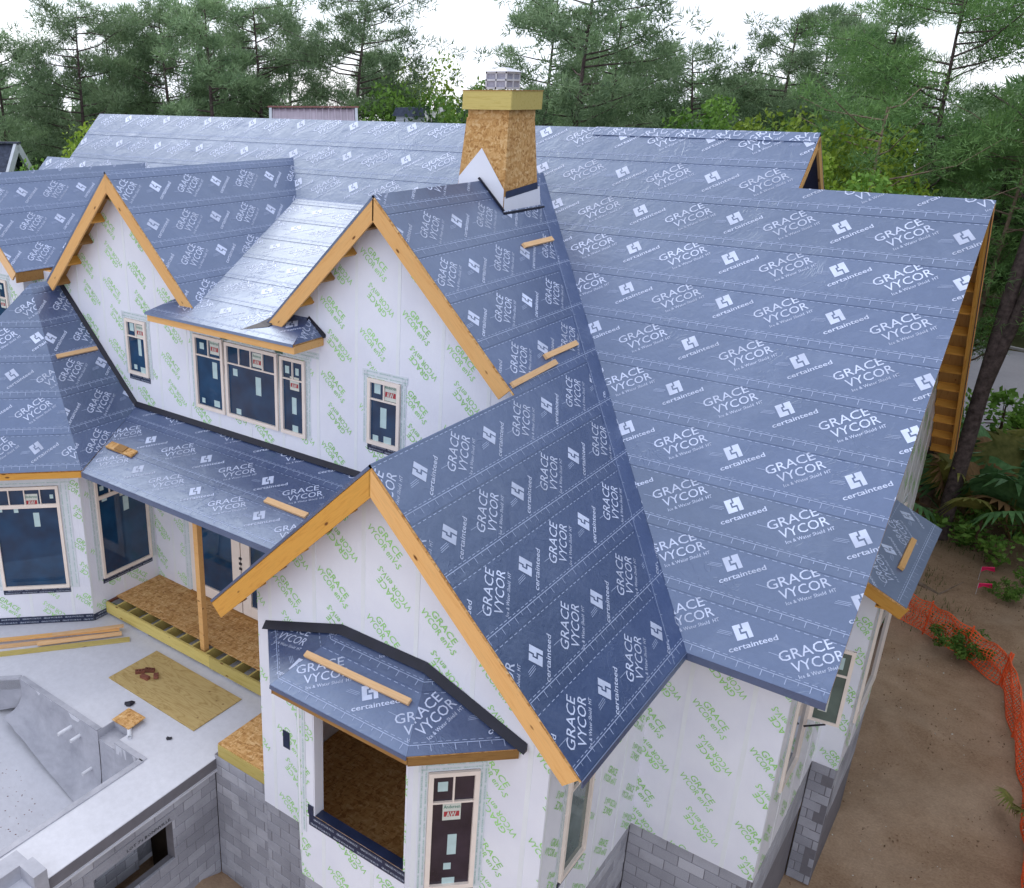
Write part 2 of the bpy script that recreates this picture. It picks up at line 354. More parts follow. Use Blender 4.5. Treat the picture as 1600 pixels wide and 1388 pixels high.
class Print:
    """collects 2-D triangles clipped to convex polygons"""
    def __init__(s): s.V, s.T, s.k = [], [], 0
    def add(s, v, t, clip):
        c = np.array(clip); lo, hi = c.min(0), c.max(0); a, b = v.min(0), v.max(0)
        if (a > hi).any() or (b < lo).any(): return
        n = len(c); S = []
        for i in range(n):
            e = c[(i+1) % n]-c[i]; S.append(e[0]*(v[:, 1]-c[i, 1])-e[1]*(v[:, 0]-c[i, 0]))
        S = np.array(S); ins = S >= 0
        if ins.all(): s.V.append(v); s.T.append(t+s.k); s.k += len(v); return
        tin = ins[:, t]; keep = tin.all((0, 2)); drop = (~tin).all(2).any(0)
        if keep.any(): s.V.append(v); s.T.append(t[keep]+s.k); s.k += len(v)
        for tr in t[~keep & ~drop]:
            q = clip_convex([tuple(v[i]) for i in tr], [tuple(p) for p in c])
            if len(q) >= 3:
                s.V.append(np.array(q)); m = len(q); s.T.append(np.array([(0, i, i+1) for i in range(1, m-1)])+s.k); s.k += m
    def build(s, name, f, hfun, mat, parent):
        if not s.T: return None
        v = np.vstack(s.V); t = np.vstack(s.T)
        o = link(name, tri_mesh(name, f.pts(v, hfun(v)), t), mat, parent); o['kind'] = 'stuff'; return o

ANG = math.radians(38)
def logo2d(s):                                                  # the square mark split by a stepped channel
    P = [(.56, 1, .64, 1), (.42, 1, .46, .64), (.72, 1, 0, .46), (0, .46, .74, 1), (0, .32, .34, .74), (0, .62, 0, .34)]
    return join2d([(rect2d(p[0]*s, p[1]*s, p[2]*s, p[3]*s), (0, 0)) for p in P])
def print_motif(res):
    a = join2d([(text2d('GRACE', .67, .136, .003, res), (-.02, -.005)), (text2d('VYCOR', .64, .136, .003, res), (.085, -.18))])
    sm = text2d('Ice & Water Shield  HT', .64, .050, .003, 1); a = join2d([(a, (0, 0)), (sm, (.115, -.27))])
    b = join2d([(text2d('certainteed', .64, .072, .012, res), (0, 0)), (logo2d(.215), (.15, .125))])
    tiny = join2d([(rect2d(0, .16, 0, .006), (0, 0)), (rect2d(0, .19, 0, .006), (-.02, -.022)), (rect2d(0, .18, 0, .006), (-.03, -.044)), (rect2d(0, .001, 0, .001), (0, 0))])
    return a, b, tiny
LAP = .845
def seam_print(pr, f_a0, f_a1, v0, clip, dim=False):
    """printed overlap line with foot ticks, above a lap edge at v0"""
    w = .009
    pr.add(*rect2d(f_a0, f_a1, v0+.128, v0+.128+w), clip)
    a = math.floor(f_a0/.3048)*.3048
    while a < f_a1:
        pr.add(*rect2d(a, a+.009, v0+.045, v0+.130), clip); pr.add(*rect2d(a+.152, a+.159, v0+.085, v0+.130), clip)
        for q in (0, .1016, .2032): pr.add(*rect2d(a+q, a+q+.062, v0+.158, v0+.165), clip)
        a += .3048
def dash_print(pr, f_a0, f_a1, v0, clip):
    a = math.floor(f_a0/.11)*.11
    while a < f_a1:
        pr.add(*rect2d(a, a+.062, v0, v0+.008), clip); a += .11
HOUSE = None
def roof_slope(name, f, polys, lap0=-.04, goff=.385, period=1.65, phase=None, res=2, seed=0, label=None, prints=True, deck='osb', eave=False, thick=.035):
    r = random.Random(seed); P = np.array([q for p in polys for q in p]); lo, hi = P.min(0), P.max(0)
    root = slab(name, f, polys, -thick, -.001, deck, HOUSE)
    if label: root['label'] = label
    k = math.floor((lo[1]-lap0)/LAP)
    A, B, C = print_motif(res)
    while lap0+k*LAP < hi[1]:
        v0 = lap0+k*LAP; v1 = v0+LAP
        if eave and v0 < lo[1]: v0e = lo[1]
        else: v0e = v0
        pl = [q for q in (band(p, v0, v1+.06) for p in polys) if len(q) >= 3]
        if pl:
            hf = lambda b, v0=v0: .0085-.006*np.clip((b-v0)/LAP, 0, 1.1)
            for q in pl:
                V, F = [], []; n = len(q); kk = 0
                V += [f.p(a, b, hf(b)) for a, b in q] + [f.p(a, b, -.002) for a, b in q]
                F.append(tuple(range(kk, kk+n)))
                for i in range(n): F.append((kk+i, kk+n+i, kk+n+(i+1) % n, kk+(i+1) % n))
                st = link('membrane_strip', mesh('membrane_strip', V, F), 'membrane', root)
            if prints:
                pr, pd = Print(), Print()
                vis = [q for q in (band(p, v0e+.002, v1-.002) for p in polys) if len(q) >= 3]
                ph = phase[k] if (phase and k in phase) else r.uniform(0, period)
                jit = r.uniform(-.03, .03)
                for q in vis:
                    n0 = math.floor((lo[0]-ph)/period)-1; n1 = math.ceil((hi[0]-ph)/period)+1
                    for i in range(n0, n1+1):
                        g = ph+i*period; gv = v0+goff+jit
                        pr.add(rot2d(A[0], ANG, g, gv), A[1], q)
                        pr.add(rot2d(B[0], ANG, g+1.02, gv-.127), B[1], q)
                        pd.add(rot2d(C[0], ANG-.55, g+.80, gv+.13), C[1], q); pd.add(*rect2d(g+1.46, g+1.64, v0+.42, v0+.426), q)
                    seam_print(pd, lo[0], hi[0], v0e, q); dash_print(pd, lo[0], hi[0], v1-.03, q)
                hv = lambda v, hf=hf: hf(v[:, 1])+.0035
                pr.build('lettering', f, hv, 'print_white', root); pd.build('seam_marking', f, hv, 'print_dim', root)
        k += 1
    return root
def patch(name, f, quad, parent, marks=True, h=.020, mat='membrane'):
    """a loose membrane strip laid along a valley or ridge"""
    o = slab(name, f, [quad], .004, h, mat, parent); return o

def env_motif():
    a = join2d([(text2d('GRACE', .48, .102, .006, 2), (.0, .125)), (text2d('VYCOR enV-S', .68, .098, .006, 2), (-.10, 0))]); return a
WRAPW = .87
def wall(name, f, polys, print_phase=0, strips=True, prints=True, label=None, seamphase=0, res=2):
    P = np.array([q for p in polys for q in p]); lo, hi = P.min(0), P.max(0)
    root = slab(name, f, polys, -.14, -.002, 'osb', HOUSE)
    if label: root['label'] = label
    a = math.floor((lo[0]-seamphase)/WRAPW)*WRAPW+seamphase; A = env_motif(); j = 0
    while a < hi[0]:
        pl = [q for q in (clip_convex(list(p), [(a, -99), (a+WRAPW, -99), (a+WRAPW, 99), (a, 99)]) for p in polys) if len(q) >= 3]
        if pl:
            for pq in pl: slab('wrap_strip', f, [pq], -.001, .003+.003*(j % 2), 'wrap', root)
            tp = [q for q in (clip_convex(list(p), [(a-.015, -99), (a+.05, -99), (a+.05, 99), (a-.015, 99)]) for p in polys) if len(q) >= 3]
            for pq in tp: slab('seam_tape', f, [pq], .0, .0085, 'seam', root)
        a += WRAPW; j += 1
    if prints:
        pr = Print(); ang = math.radians(-42)
        for p in polys:
            i0 = math.floor((lo[0]-seamphase)/WRAPW)-1
            for i in range(i0, math.ceil((hi[0]-seamphase)/WRAPW)+1):
                cx = seamphase+i*WRAPW+.14
                b = math.floor((lo[1])/1.33)*1.33-1.33+print_phase+(i % 2)*.42
                while b < hi[1]+1.4:
                    pr.add(rot2d(A[0], ang, cx, b), A[1], p)
                    pr.add(rot2d(A[0], ang+math.pi, cx+.60, b-.80), A[1], p); b += 1.33
        pr.build('lettering', f, lambda v: np.full(len(v), .0095), 'print_green', root)
    return root
TAPE = None
def tape_strip(f, a0, a1, b0, b1, parent, vertical, words='GRACE VYCOR PRO', mat='tape', ink='print_teal', h=.012, cap=.022):
    o = fbox('tape', f, a0, a1, b0, b1, .006, h, mat, parent)
    pr = Print(); clip = [(a0, b0), (a1, b0), (a1, b1), (a0, b1)]; t = text2d(words, cap*11, cap, .004, 1)
    n = 2 if (min(a1-a0, b1-b0) > .075) else 1
    for i in range(n):
        if vertical:
            x = a0+(a1-a0)*(i+.5)/n+cap*.5; y = b0+.03+.06*i
            while y < b1: pr.add(rot2d(t[0], math.pi/2, x, y), t[1], clip); y += cap*12.5
        else:
            y = b0+(b1-b0)*(i+.5)/n-cap*.5; x = a0+.03+.06*i
            while x < a1: pr.add(t[0]+np.array([x, y]), t[1], clip); x += cap*12.5
    pr.build('tape_lettering', f, lambda v: np.full(len(v), h+.002), ink, parent); return o
def sticker_logo(f, a, b, w, hgt, parent, h):
    fbox('sticker', f, a, a+w, b, b+hgt, h, h+.003, 'sticker_w', parent)
    fbox('sticker', f, a+.08*w, a+.92*w, b+.22*hgt, b+.52*hgt, h+.003, h+.0045, 'red', parent)
    pr = Print(); clip = [(a, b), (a+w, b), (a+w, b+hgt), (a, b+hgt)]
    t = text2d('Andersen', w*.9, hgt*.2, .01, 1); pr.add(t[0]+np.array([a+.05*w, b+.70*hgt]), t[1], clip)
    t = text2d('AW', w*.56, hgt*.30, .02, 1); q = Print(); q.add(t[0]+np.array([a+.2*w, b+.2*hgt]), t[1], clip)
    pr.build('sticker_lettering', f, lambda v: np.full(len(v), h+.005), 'sgreen', parent); q.build('sticker_lettering', f, lambda v: np.full(len(v), h+.006), 'sticker_w', parent)
def window(f, a0, a1, b0, b1, lights=2, lightfrac=.22, stick=(), label=None, tape=True, sill=True, logo=None, deep=False, tapew=.11, gl='glass'):
    """window unit on a wall frame; lights = panes in the top row"""
    fw = .062; root = fbox('window', f, a0, a1, b0, b1, -.03, .012, gl, HOUSE)
    if label: root['label'] = label
    for (p, q, r, s) in ((a0, a0+fw, b0, b1), (a1-fw, a1, b0, b1), (a0+fw, a1-fw, b0, b0+fw*1.15), (a0+fw, a1-fw, b1-fw, b1)):
        fbox('frame', f, p, q, r, s, -.02, .055, 'frame', root)
    mul = []
    yb = b1-fw-(b1-b0)*lightfrac if lights else None
    if lights:
        t = .085 if deep else .026
        fbox('muntin', f, a0+fw, a1-fw, yb-t, yb, -.02, .045, 'frame', root)
        w = (a1-a0-2*fw)
        for i in range(1, lights):
            x = a0+fw+w*i/lights; fbox('muntin', f, x-.011, x+.011, yb, b1-fw, -.02, .042, 'frame', root)
    for (x, y, w, h) in stick:
        X = a0+fw+x*(a1-a0-2*fw); Yv = b0+fw+y*(b1-b0-2*fw); fbox('sticker', f, X, X+w, Yv, Yv+h, .012, .015, 'sticker', root)
    if logo: sticker_logo(f, a0+fw+logo[0]*(a1-a0-2*fw), b0+fw+logo[1]*(b1-b0-2*fw), logo[2], logo[2]*1.15, root, .013)
    if tape:
        w = tapew
        tape_strip(f, a0-w, a0-.004, b0-.02, b1+w, root, True); tape_strip(f, a1+.004, a1+w, b0-.02, b1+w, root, True)
        tape_strip(f, a0-w*1.2, a1+w*1.2, b1+.01, b1+w*1.3, root, False, h=.014)
    if sill: tape_strip(f, a0-.01, a1+.01, b0-.13, b0-.004, root, False, 'GRACE VYCOR PLUS', 'navy', 'print_navy', .014, .028)
    return root
BLK = {}
def block_mesh(w, h, d):
    k = (round(w, 3), round(h, 3), round(d, 3))
    if k not in BLK:
        b = .006; a, c = w/2, h/2
        v = [(-a, -c, -d), (a, -c, -d), (a, c, -d), (-a, c, -d), (-a, -c, -b), (a, -c, -b), (a, c, -b), (-a, c, -b), (-a+b, -c+b, 0), (a-b, -c+b, 0), (a-b, c-b, 0), (-a+b, c-b, 0)]
        F = [(8, 9, 10, 11)]+[(i, (i+1) % 4, 4+(i+1) % 4, 4+i) for i in range(4)]+[(4+i, 4+(i+1) % 4, 8+(i+1) % 4, 8+i) for i in range(4)]
        me = mesh('block', v, F); me.materials.append(M('block')); BLK[k] = me
    return BLK[k]
def block_wall(name, f, a0, a1, b0, b1, parent, holes=(), phase=0, rows=None, label=None):
    """running-bond block wall: mortar core and each block in front of it, top at b1"""
    polys = []
    root = None
    rects = [(a0, a1, b0, b1)]
    for (h0, h1, g0, g1) in holes:
        new = []
        for (p, q, r, s) in rects:
            if h1 <= p or h0 >= q or g1 <= r or g0 >= s: new.append((p, q, r, s)); continue
            if p < h0: new.append((p, h0, r, s))
            if h1 < q: new.append((h1, q, r, s))
            m0, m1 = max(p, h0), min(q, h1)
            if r < g0: new.append((m0, m1, r, g0))
            if g1 < s: new.append((m0, m1, g1, s))
        rects = new
    root = slab(name, f, [[(p, r), (q, r), (q, s), (p, s)] for p, q, r, s in rects], -.19, -.008, 'mortar', parent)
    bh, bw, j = .203, .406, 0; y = b1
    while y > b0+.05 and (rows is None or j < rows):
        x = a0-((j % 2)*bw/2+phase) % bw
        while x < a1-.02:
            p, q = max(x, a0), min(x+bw, a1); segs = [(p, q)]
            for (h0, h1, g0, g1) in holes:
                if y-bh/2 > g0 and y-bh/2 < g1:
                    ns = []
                    for (s, t) in segs:
                        if h1 <= s or h0 >= t: ns.append((s, t)); continue
                        if s < h0: ns.append((s, h0))
                        if h1 < t: ns.append((h1, t))
                    segs = ns
            for (s, t) in segs:
                if t-s > .05:
                    o = link('block', block_mesh(t-s-.010, bh-.010, .05), None, root)
                    o.matrix_world = f.mat((s+t)/2, y-bh/2, rnd.uniform(-.002, .003))
            x += bw
        y -= bh; j += 1
    return root

# ================================================================== THE HOUSE
ZB = -6.77                     # lower edge of the white wrap, top of the block foundation
ZG = -9.4                      # ground
HOUSE = empty('house', 'large gabled house under construction, roofs covered in printed blue membrane and walls in white wrap', 'house', (0, 0, ZG))
X, Yv, Z = (1, 0, 0), (0, 1, 0), (0, 0, 1)
fR = Fr((3.018, 0, -3.018), Yv, (-1, 0, 1))            # right-hand slope shared by the front and the upper gable
fM = Fr((0, 3.226, -3.018), X, (0, 1, 1))              # long main slope
phM = {0: 4.16, 1: 3.73, 2: 3.47, 3: 3.19, 4: 3.65, 5: 3.60, 6: 3.85, 7: 3.66, 8: 3.47, 9: 2.81, 10: 2.5}
phR = {0: .19, 1: 1.12, 2: .27, 3: 1.05, 4: 1.25}
S1, S2, S3 = 5.664*R2, 6.5*R2, 5.304*R2
roof_slope('roof_slope', fM, [[(3.02, 0), (4.788, 0), (4.788, S1), (-2.75, S1)], [(-17.695, S1), (2.043, S1), (2.043, S2), (-17.695, S2)],
    [(-17.695, 6.0), (-1.306, 6.0), (-2.752, S1), (-17.695, S1)], [(-18.8, 6.0), (-17.695, 6.0), (-17.695, S3), (-18.8, S3)]], -.04, .385, 1.65, phM, seed=1, label='long main roof slope rising to the high ridge', eave=True)
roof_slope('roof_slope', fR, [[(0, 0), (3.25, 0), (6.27, 4.268), (0, 4.268)], [(3.44, 4.268), (6.27, 4.268), (8.92, 8.01), (3.44, 8.01)]], .02, .29, 1.65, phR, seed=2, label='dark right-hand slope shared by the front gable and the upper gable', eave=True)
fG2 = Fr((-6.877, 0, .278), Yv, (-1, 0, 1))
roof_slope('roof_slope', fG2, [[(3.44, 0), (8.06, 2.18), (8.89, 3.348), (3.44, 3.348)]], -.25, .36, seed=3, label='right slope of the left gable')
fG0 = Fr((-12.36, 0, .35), Yv, (-1, 0, 1))
roof_slope('roof_slope', fG0, [[(3.15, 0), (6.6, 0), (8.55, 2.772), (3.15, 2.772)]], -.1, .36, seed=4, label='right slope of the farthest left gable')
sm = (1.818-.149)/(8.06-3.04); km = math.hypot(1, sm)
fMid = Fr((0, 3.04, .149), X, (0, 1, sm)); q = lambda x, y: (x, (y-3.04)*km)
roof_slope('roof_slope', fMid, [[q(-7.83, 3.04), q(-3.99, 3.04), q(-4.30, 3.84), q(-7.52, 3.84)], [q(-7.05, 3.84), q(-4.86, 3.84), q(-3.47, 8.06), q(-8.42, 8.06)]], -.03, .36, seed=5, label='shallow bright roof between the two upper gables', eave=True)
fPo = Fr((0, 1.79, -3.0), X, (0, 1, .356)); kp = math.hypot(1, .356); q = lambda x, y: (x, (y-1.79)*kp)
roof_slope('roof_slope', fPo, [[q(-8.63, 1.79), q(-2.98, 1.79), q(-2.27, 3.84), q(-9.35, 3.84)]], -.03, .36, seed=6, label='shed roof over the back porch', eave=True)
fTx = Fr((-8.65, 0, -2.97), Yv, (-1, 0, 1))
roof_slope('roof_slope', fTx, [[(1.81, 0), (3.84, .99), (3.84, 4.455), (3.11, 4.455)]], -.03, .33, seed=7, label='dark side plane of the corner bay roof')
fTd = Fr((-8.65, 1.81, -2.97), (1, 1, 0), (-1, 1, R2))
roof_slope('roof_slope', fTd, [[(-4.455, 0), (0, 0), (-1.304, 3.15*R2)]], -.03, .36, phase={0: -.35-1.65, 1: -1.33, 2: -.95, 3: -.5}, seed=8, label='pale angled plane of the corner bay roof', eave=True)
# small roof over the front bay window (three planes)
BE, BZ, BT = -3.35, .5, 1.03
fBf = Fr((0, -.57, BE), X, (0, 1, BZ)); kb = math.hypot(1, BZ); q = lambda x, y: (x, (y+.57)*kb)
roof_slope('roof_slope', fBf, [[q(-1.21, -.57), q(1.05, -.57), q(1.05-.414*BT, .46), q(-1.21+.414*BT, .46)]], -.02, .33, phase={0: -.95, 1: -.3}, seed=9, label='front plane of the bay window roof', eave=True)
fBr = Fr((1.05, -.57, BE), (1, 1, 0), (-1, 1, R2*BZ))
roof_slope('roof_slope', fBr, [[(0, 0), (1.03*R2, 0), (.414*1.03, 1.03*kb)]], -.02, .34, phase={0: .05, 1: .4}, seed=10, label='right plane of the bay window roof', eave=True)
fBl = Fr((-1.21, -.57, BE), (1, -1, 0), (1, 1, R2*BZ))
roof_slope('roof_slope', fBl, [[(-1.03*R2, 0), (0, 0), (-.414*1.03, 1.03*kb)]], -.02, .25, phase={0: -1.2}, seed=11, label='left plane of the bay window roof', eave=True)
# small shed roof on the right side wall and the hip return beside the upper gable
fSr = Fr((5.13, 0, -3.15), Yv, (-1, 0, .45)); ks = math.hypot(1, .45)
roof_slope('roof_slope', fSr, [[(6.70, 0), (10.15, 0), (10.15, .82*ks), (6.70, .82*ks)]], -.02, .40, period=1.65, phase={0: 7.05}, seed=12, label='small shed roof on the right side wall', eave=True)
fRe = Fr((-3.98, 0, .149), Yv, (-1, 0, .8)); kr = math.hypot(1, .8)
roof_slope('roof_slope', fRe, [[(3.04, 0), (3.84, 0), (3.84, .34*kr)]], -.02, .12, phase={0: 3.2}, seed=13, label='little hip return under the upper gable rake')
# hidden back and left slopes, plain
def plain_slope(pts):
    v = [np.array(p, float) for p in pts]; n = np.cross(v[1]-v[0], v[2]-v[0]); n /= np.linalg.norm(n); n = n if n[2] > 0 else -n
    V = v+[p-n*.05 for p in v]; k = len(v); F = [tuple(range(k)), tuple(range(2*k-1, k-1, -1))]+[(i, k+i, k+(i+1) % k, (i+1) % k) for i in range(k)]
    return link('roof_slope', mesh('roof_slope', V, F), 'membrane', HOUSE)
plain_slope([(-2.646, 3.44, 2.646), (-2.646, 8.9, 2.646), (-4.99, 6.54, .302), (-4.99, 3.44, .302)])
plain_slope([(0, 0, 0), (0, 3.84, 0), (-2.97, 3.84, -2.97), (-2.97, 0, -2.97)])
plain_slope([(-9.245, 3.44, 2.646), (-9.245, 8.9, 2.646), (-11.67, 6.47, .22), (-11.67, 3.44, .22)])
plain_slope([(-14.32, 3.15, 2.31), (-14.32, 8.55, 2.31), (-16.3, 6.6, .33), (-16.3, 3.15, .33)])
plain_slope([(-11.8, -1.34, -2.97), (-11.8, 3.84, .18), (-14.95, 3.84, -2.97), (-14.95, 1.81, -2.97)])
plain_slope([(1.0, 8.86, 2.62), (4.788, 8.89, 2.642), (4.788, 14.55, -3.02), (1.0, 14.55, -3.02)])
plain_slope([(-17.695, 9.726, 3.478), (2.043, 9.726, 3.478), (2.043, 16.2, -3.0), (-17.695, 16.2, -3.0)])
plain_slope([(-18.8, 8.53, 2.285), (-17.695, 8.53, 2.285), (-17.695, 14, -3), (-18.8, 14, -3)])
plain_slope([(-12.36, 4.06, .33), (-11.6, 4.06, .33), (-11.6, 5.2, .9), (-12.36, 5.2, .9)])
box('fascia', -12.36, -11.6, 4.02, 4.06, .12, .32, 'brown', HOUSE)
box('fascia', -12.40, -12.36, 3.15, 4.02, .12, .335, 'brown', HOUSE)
# valley sheets
for f, quad in ((fR, [(2.78, .05), (3.20, .05), (6.22, 4.26), (5.78, 4.26)]), (fR, [(5.78, 4.28), (6.22, 4.28), (8.86, 7.98), (8.42, 7.98)])):
    if f is not fM: patch('valley_sheet', f, quad, HOUSE, h=.010)
    pd = Print(); a, b = np.array(quad[1 if f is fM else 0]), np.array(quad[2 if f is fM else 3]); L = np.linalg.norm(b-a); ang = math.atan2(b[1]-a[1], b[0]-a[0]); s = -1 if f is fM else -1
    big = [(-99, -99), (99, -99), (99, 99), (-99, 99)]
    def addr(x0, x1, y0, y1):
        v, t = rect2d(x0, x1, y0, y1); pd.add(rot2d(v, ang, a[0], a[1]), t, big)
    sg = 1 if f is fM else -1
    addr(0, L, min(0, sg*.008)+sg*.03, max(0, sg*.008)+sg*.03)
    k = .1
    while k < L:
        y0, y1 = sorted((sg*.03, sg*.08)); addr(k, k+.008, y0, y1); k += .3048
    pd.build('seam_marking', f, lambda v: np.full(len(v), .0125), 'print_dim', HOUSE)
# ridge sheet with its overlapping print on the high ridge
patch('ridge_sheet', fM, [(-2.0, S2-.20), (2.04, S2-.20), (2.04, S2), (-2.0, S2)], HOUSE, h=.019)
pr = Print()
for i in range(7):
    A = print_motif(1)[0]; pr.add(rot2d(A[0], ANG+.2, -2.3+i*.66, S2-.30+.05*(i % 2)), A[1], [(-2.0, S2-.195), (2.03, S2-.195), (2.03, S2-.005), (-2.0, S2-.005)])
pr.build('lettering', fM, lambda v: np.full(len(v), .022), 'print_white', HOUSE)
# membrane folded over the eaves and ridges
def fold(p0, p1, drop, out, n_out):
    p0, p1 = np.array(p0, float), np.array(p1, float); o = np.array(n_out, float)
    V = [p0, p1, p1+o*.012, p0+o*.012, p0-[0, 0, drop], p1-[0, 0, drop], p1+o*.02-[0, 0, drop*.9], p0+o*.02-[0, 0, drop*.9]]
    return link('eave_fold', mesh('eave_fold', V, [(0, 1, 2, 3), (3, 2, 6, 7), (4, 7, 6, 5), (0, 3, 7, 4), (1, 5, 6, 2)]), 'membrane', HOUSE)
fold((3.02, 3.226, -3.01), (4.788, 3.226, -3.01), .12, 0, (0, -1, 0)); fold((3.018, 0, -3.01), (3.018, 3.226, -3.01), .10, 0, (1, 0, 0))
fold((-8.63, 1.79, -2.99), (-2.98, 1.79, -2.99), .12, 0, (0, -1, 0)); fold((-1.21, -.57, BE+.005), (1.05, -.57, BE+.005), .06, 0, (0, -1, 0))
fold((-7.83, 3.04, .155), (-3.99, 3.04, .155), .05, 0, (0, -1, 0))

# ---------------- gable rakes, fascias, lookouts
def rake(apex, foot, face_y, mat, wall_y, n=0, w=.24, soff='brown', plumb=.0):
    """sloping barge board from apex to foot in the plane y = face_y (tops given), with lookout blocks behind"""
    a, b = np.array([apex[0], face_y, apex[1]]), np.array([foot[0], face_y, foot[1]]); d = (b-a)/np.linalg.norm(b-a)
    dn = np.array([d[2], 0, -d[0]]);  dn = dn if dn[2] < 0 else -dn
    t = .042; s = 1 if d[0] > 0 else -1
    top = a + dn*.035; end = b + dn*.035
    # plumb cut at the apex
    V = []
    for y in (face_y, face_y+t):
        V += [(top[0]+.012*s, y, top[2]-.02), (end[0], y, end[2]), (end[0]+dn[0]*w, y, end[2]+dn[2]*w), (top[0]+.012*s, y, top[2]-.02-w*R2)]
    F = [(0, 1, 2, 3), (7, 6, 5, 4), (0, 4, 5, 1), (1, 5, 6, 2), (2, 6, 7, 3), (3, 7, 4, 0)]
    # local x along the board so the grain follows it
    c = (a+b)/2; m = Matrix.Identity(4); y = np.cross(-dn, d)
    for i in range(3): m[i][0] = d[i]; m[i][1] = -dn[i]; m[i][2] = np.cross(d, -dn)[i]; m[i][3] = c[i]
    inv = m.inverted(); o = link('rake_board', mesh('rake_board', [inv @ Vector(p) for p in V], F), mat, HOUSE); o.matrix_world = m
    # soffit sheathing behind the board and lookout blocks
    L = np.linalg.norm(b-a)
    for i in range(n):
        p = a + d*(L*(i+.75)/n) + dn*(.07+.10); p2 = p.copy(); p[1] = face_y+t; p2[1] = wall_y
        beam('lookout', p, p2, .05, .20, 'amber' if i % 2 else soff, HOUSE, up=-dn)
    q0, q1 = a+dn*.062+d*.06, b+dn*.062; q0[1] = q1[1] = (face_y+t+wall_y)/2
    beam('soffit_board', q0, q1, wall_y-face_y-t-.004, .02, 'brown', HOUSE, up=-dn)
    return o
rake((-2.646, 2.646), (-.067, .067), 3.44, 'pine', 3.84, 5); rake((-2.646, 2.646), (-4.99, .302), 3.44, 'pine', 3.84, 5)
rake((-9.245, 2.646), (-6.877, .278), 3.44, 'pine', 3.84, 5); rake((-9.245, 2.646), (-11.67, .22), 3.44, 'pine', 3.84, 5)
rake((0, 0), (3.0, -3.0), 0, 'pine', .46, 8, .25); rake((0, 0), (-2.97, -2.97), 0, 'amber', .46, 7, .27)
rake((-14.32, 2.31), (-12.36, .35), 3.15, 'pale', 3.5, 5)
# right-hand gable: boards in the plane x = const
def rake_x(apex, foot, x, mat, w=.20, t=.04):
    a, b = np.array([x, apex[0], apex[1]]), np.array([x, foot[0], foot[1]]); d = (b-a)/np.linalg.norm(b-a)
    dn = np.array([0, d[2], -d[1]]); dn = dn if dn[2] < 0 else -dn
    return beam('rake_board', a+dn*(w/2+.04), b+dn*(w/2+.04), t, w, mat, HOUSE, up=-dn)
rake_x((8.87, 2.63), (3.25, -2.99), 4.765, 'pine', .02, .03)
rake_x((9.0, 2.53), (14.5, -2.97), 4.74, 'amber', .26, .045)
rake_x((8.9, 2.63), (14.55, -3.02), 4.785, 'pine', .03, .012)
for i in range(12):
    y = 9.25+i*.46; z = 2.646-(y-8.89)
    beam('lookout', (4.33, y, z-.22), (4.715, y, z-.22), .05, .17, 'amber', HOUSE, up=(0, 1, 1))
fBack = Fr((4.33, 8.95, 2.53), (0, 1, -1), (1, 0, 0))
beam('soffit_board', (4.525, 8.95, 2.48), (4.525, 14.45, -3.02), .42, .02, 'brown', HOUSE, up=(0, 1, 1))
rake_x((9.70, 3.46), (8.86, 2.62), 2.03, 'pine', .13); rake_x((9.74, 3.46), (11.2, 2.0), 2.03, 'pine', .14)
beam('soffit_board', (1.85, 9.78, 3.40), (1.85, 11.6, 1.58), .34, .02, 'brown', HOUSE, up=(0, 1, 1))
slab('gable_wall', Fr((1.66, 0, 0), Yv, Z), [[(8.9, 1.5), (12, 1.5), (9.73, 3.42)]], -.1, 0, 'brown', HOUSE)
# fascias of the small roofs
box('fascia', -7.80, -3.99, 3.06, 3.09, -.02, .11, 'pine', HOUSE); box('fascia', -4.03, -3.995, 3.09, 3.84, -.02, .115, 'pine', HOUSE)
beam('fascia', (-8.68, 1.80, -3.06), (-11.8, -1.32, -3.06), .03, .13, 'amber', HOUSE)
box('fascia', -1.19, 1.04, -.545, -.515, BE-.15, BE-.04, 'brown', HOUSE)
beam('fascia', (1.045, -.54, BE-.09), (2.02, .435, BE-.09), .03, .13, 'brown', HOUSE)
beam('fascia', (-1.2, -.54, BE-.09), (-2.17, .435, BE-.09), .03, .13, 'brown', HOUSE)
beam('fascia', (4.35, 6.73, -2.92), (5.12, 6.73, -3.27), .04, .22, 'amber', HOUSE, up=(.45, 0, 1))
box('soffit_board', 4.72, 5.05, 6.75, 10.1, -3.30, -3.27, 'amber', HOUSE)
# black flashing where the small roofs meet walls
def flash(p0, p1, n_out, h=.10, t=.05):
    p0, p1, o = np.array(p0, float), np.array(p1, float), np.array(n_out, float)
    V = [p0+o*.012, p1+o*.012, p1+o*.012+[0, 0, h], p0+o*.012+[0, 0, h], p0+o*(t+.05), p1+o*(t+.05)]
    return link('flashing', mesh('flashing', V, [(0, 1, 2, 3), (4, 5, 1, 0), (4, 0, 3), (5, 2, 1), (3, 2, 5, 4)]), 'black', HOUSE)
o_ = (0, -1, 0)
flash((-2.27, .46, -3.36), (-.79, .46, -2.84), o_, .11); flash((-.79, .46, -2.84), (.63, .46, -2.84), o_, .11); flash((.63, .46, -2.84), (2.12, .46, -3.36), o_, .11)
flash((-9.35, 3.84, -2.27), (-2.3, 3.84, -2.27), o_, .09, .04); flash((-11.9, 3.84, .28), (-9.35, 3.84, -2.27), o_, .10, .05)
flash((-4.32, 3.84, .40), (-3.94, 3.84, .13), o_, .06, .03)
V = [(-5.1, 3.40, .30), (-4.86, 3.36, .27), (-4.75, 3.80, .52), (-4.95, 3.84, .46), (-5.36, 3.1, .175)]
link('flashing', mesh('flashing', V, [(0, 1, 2, 3), (4, 1, 0)]), 'black', HOUSE)

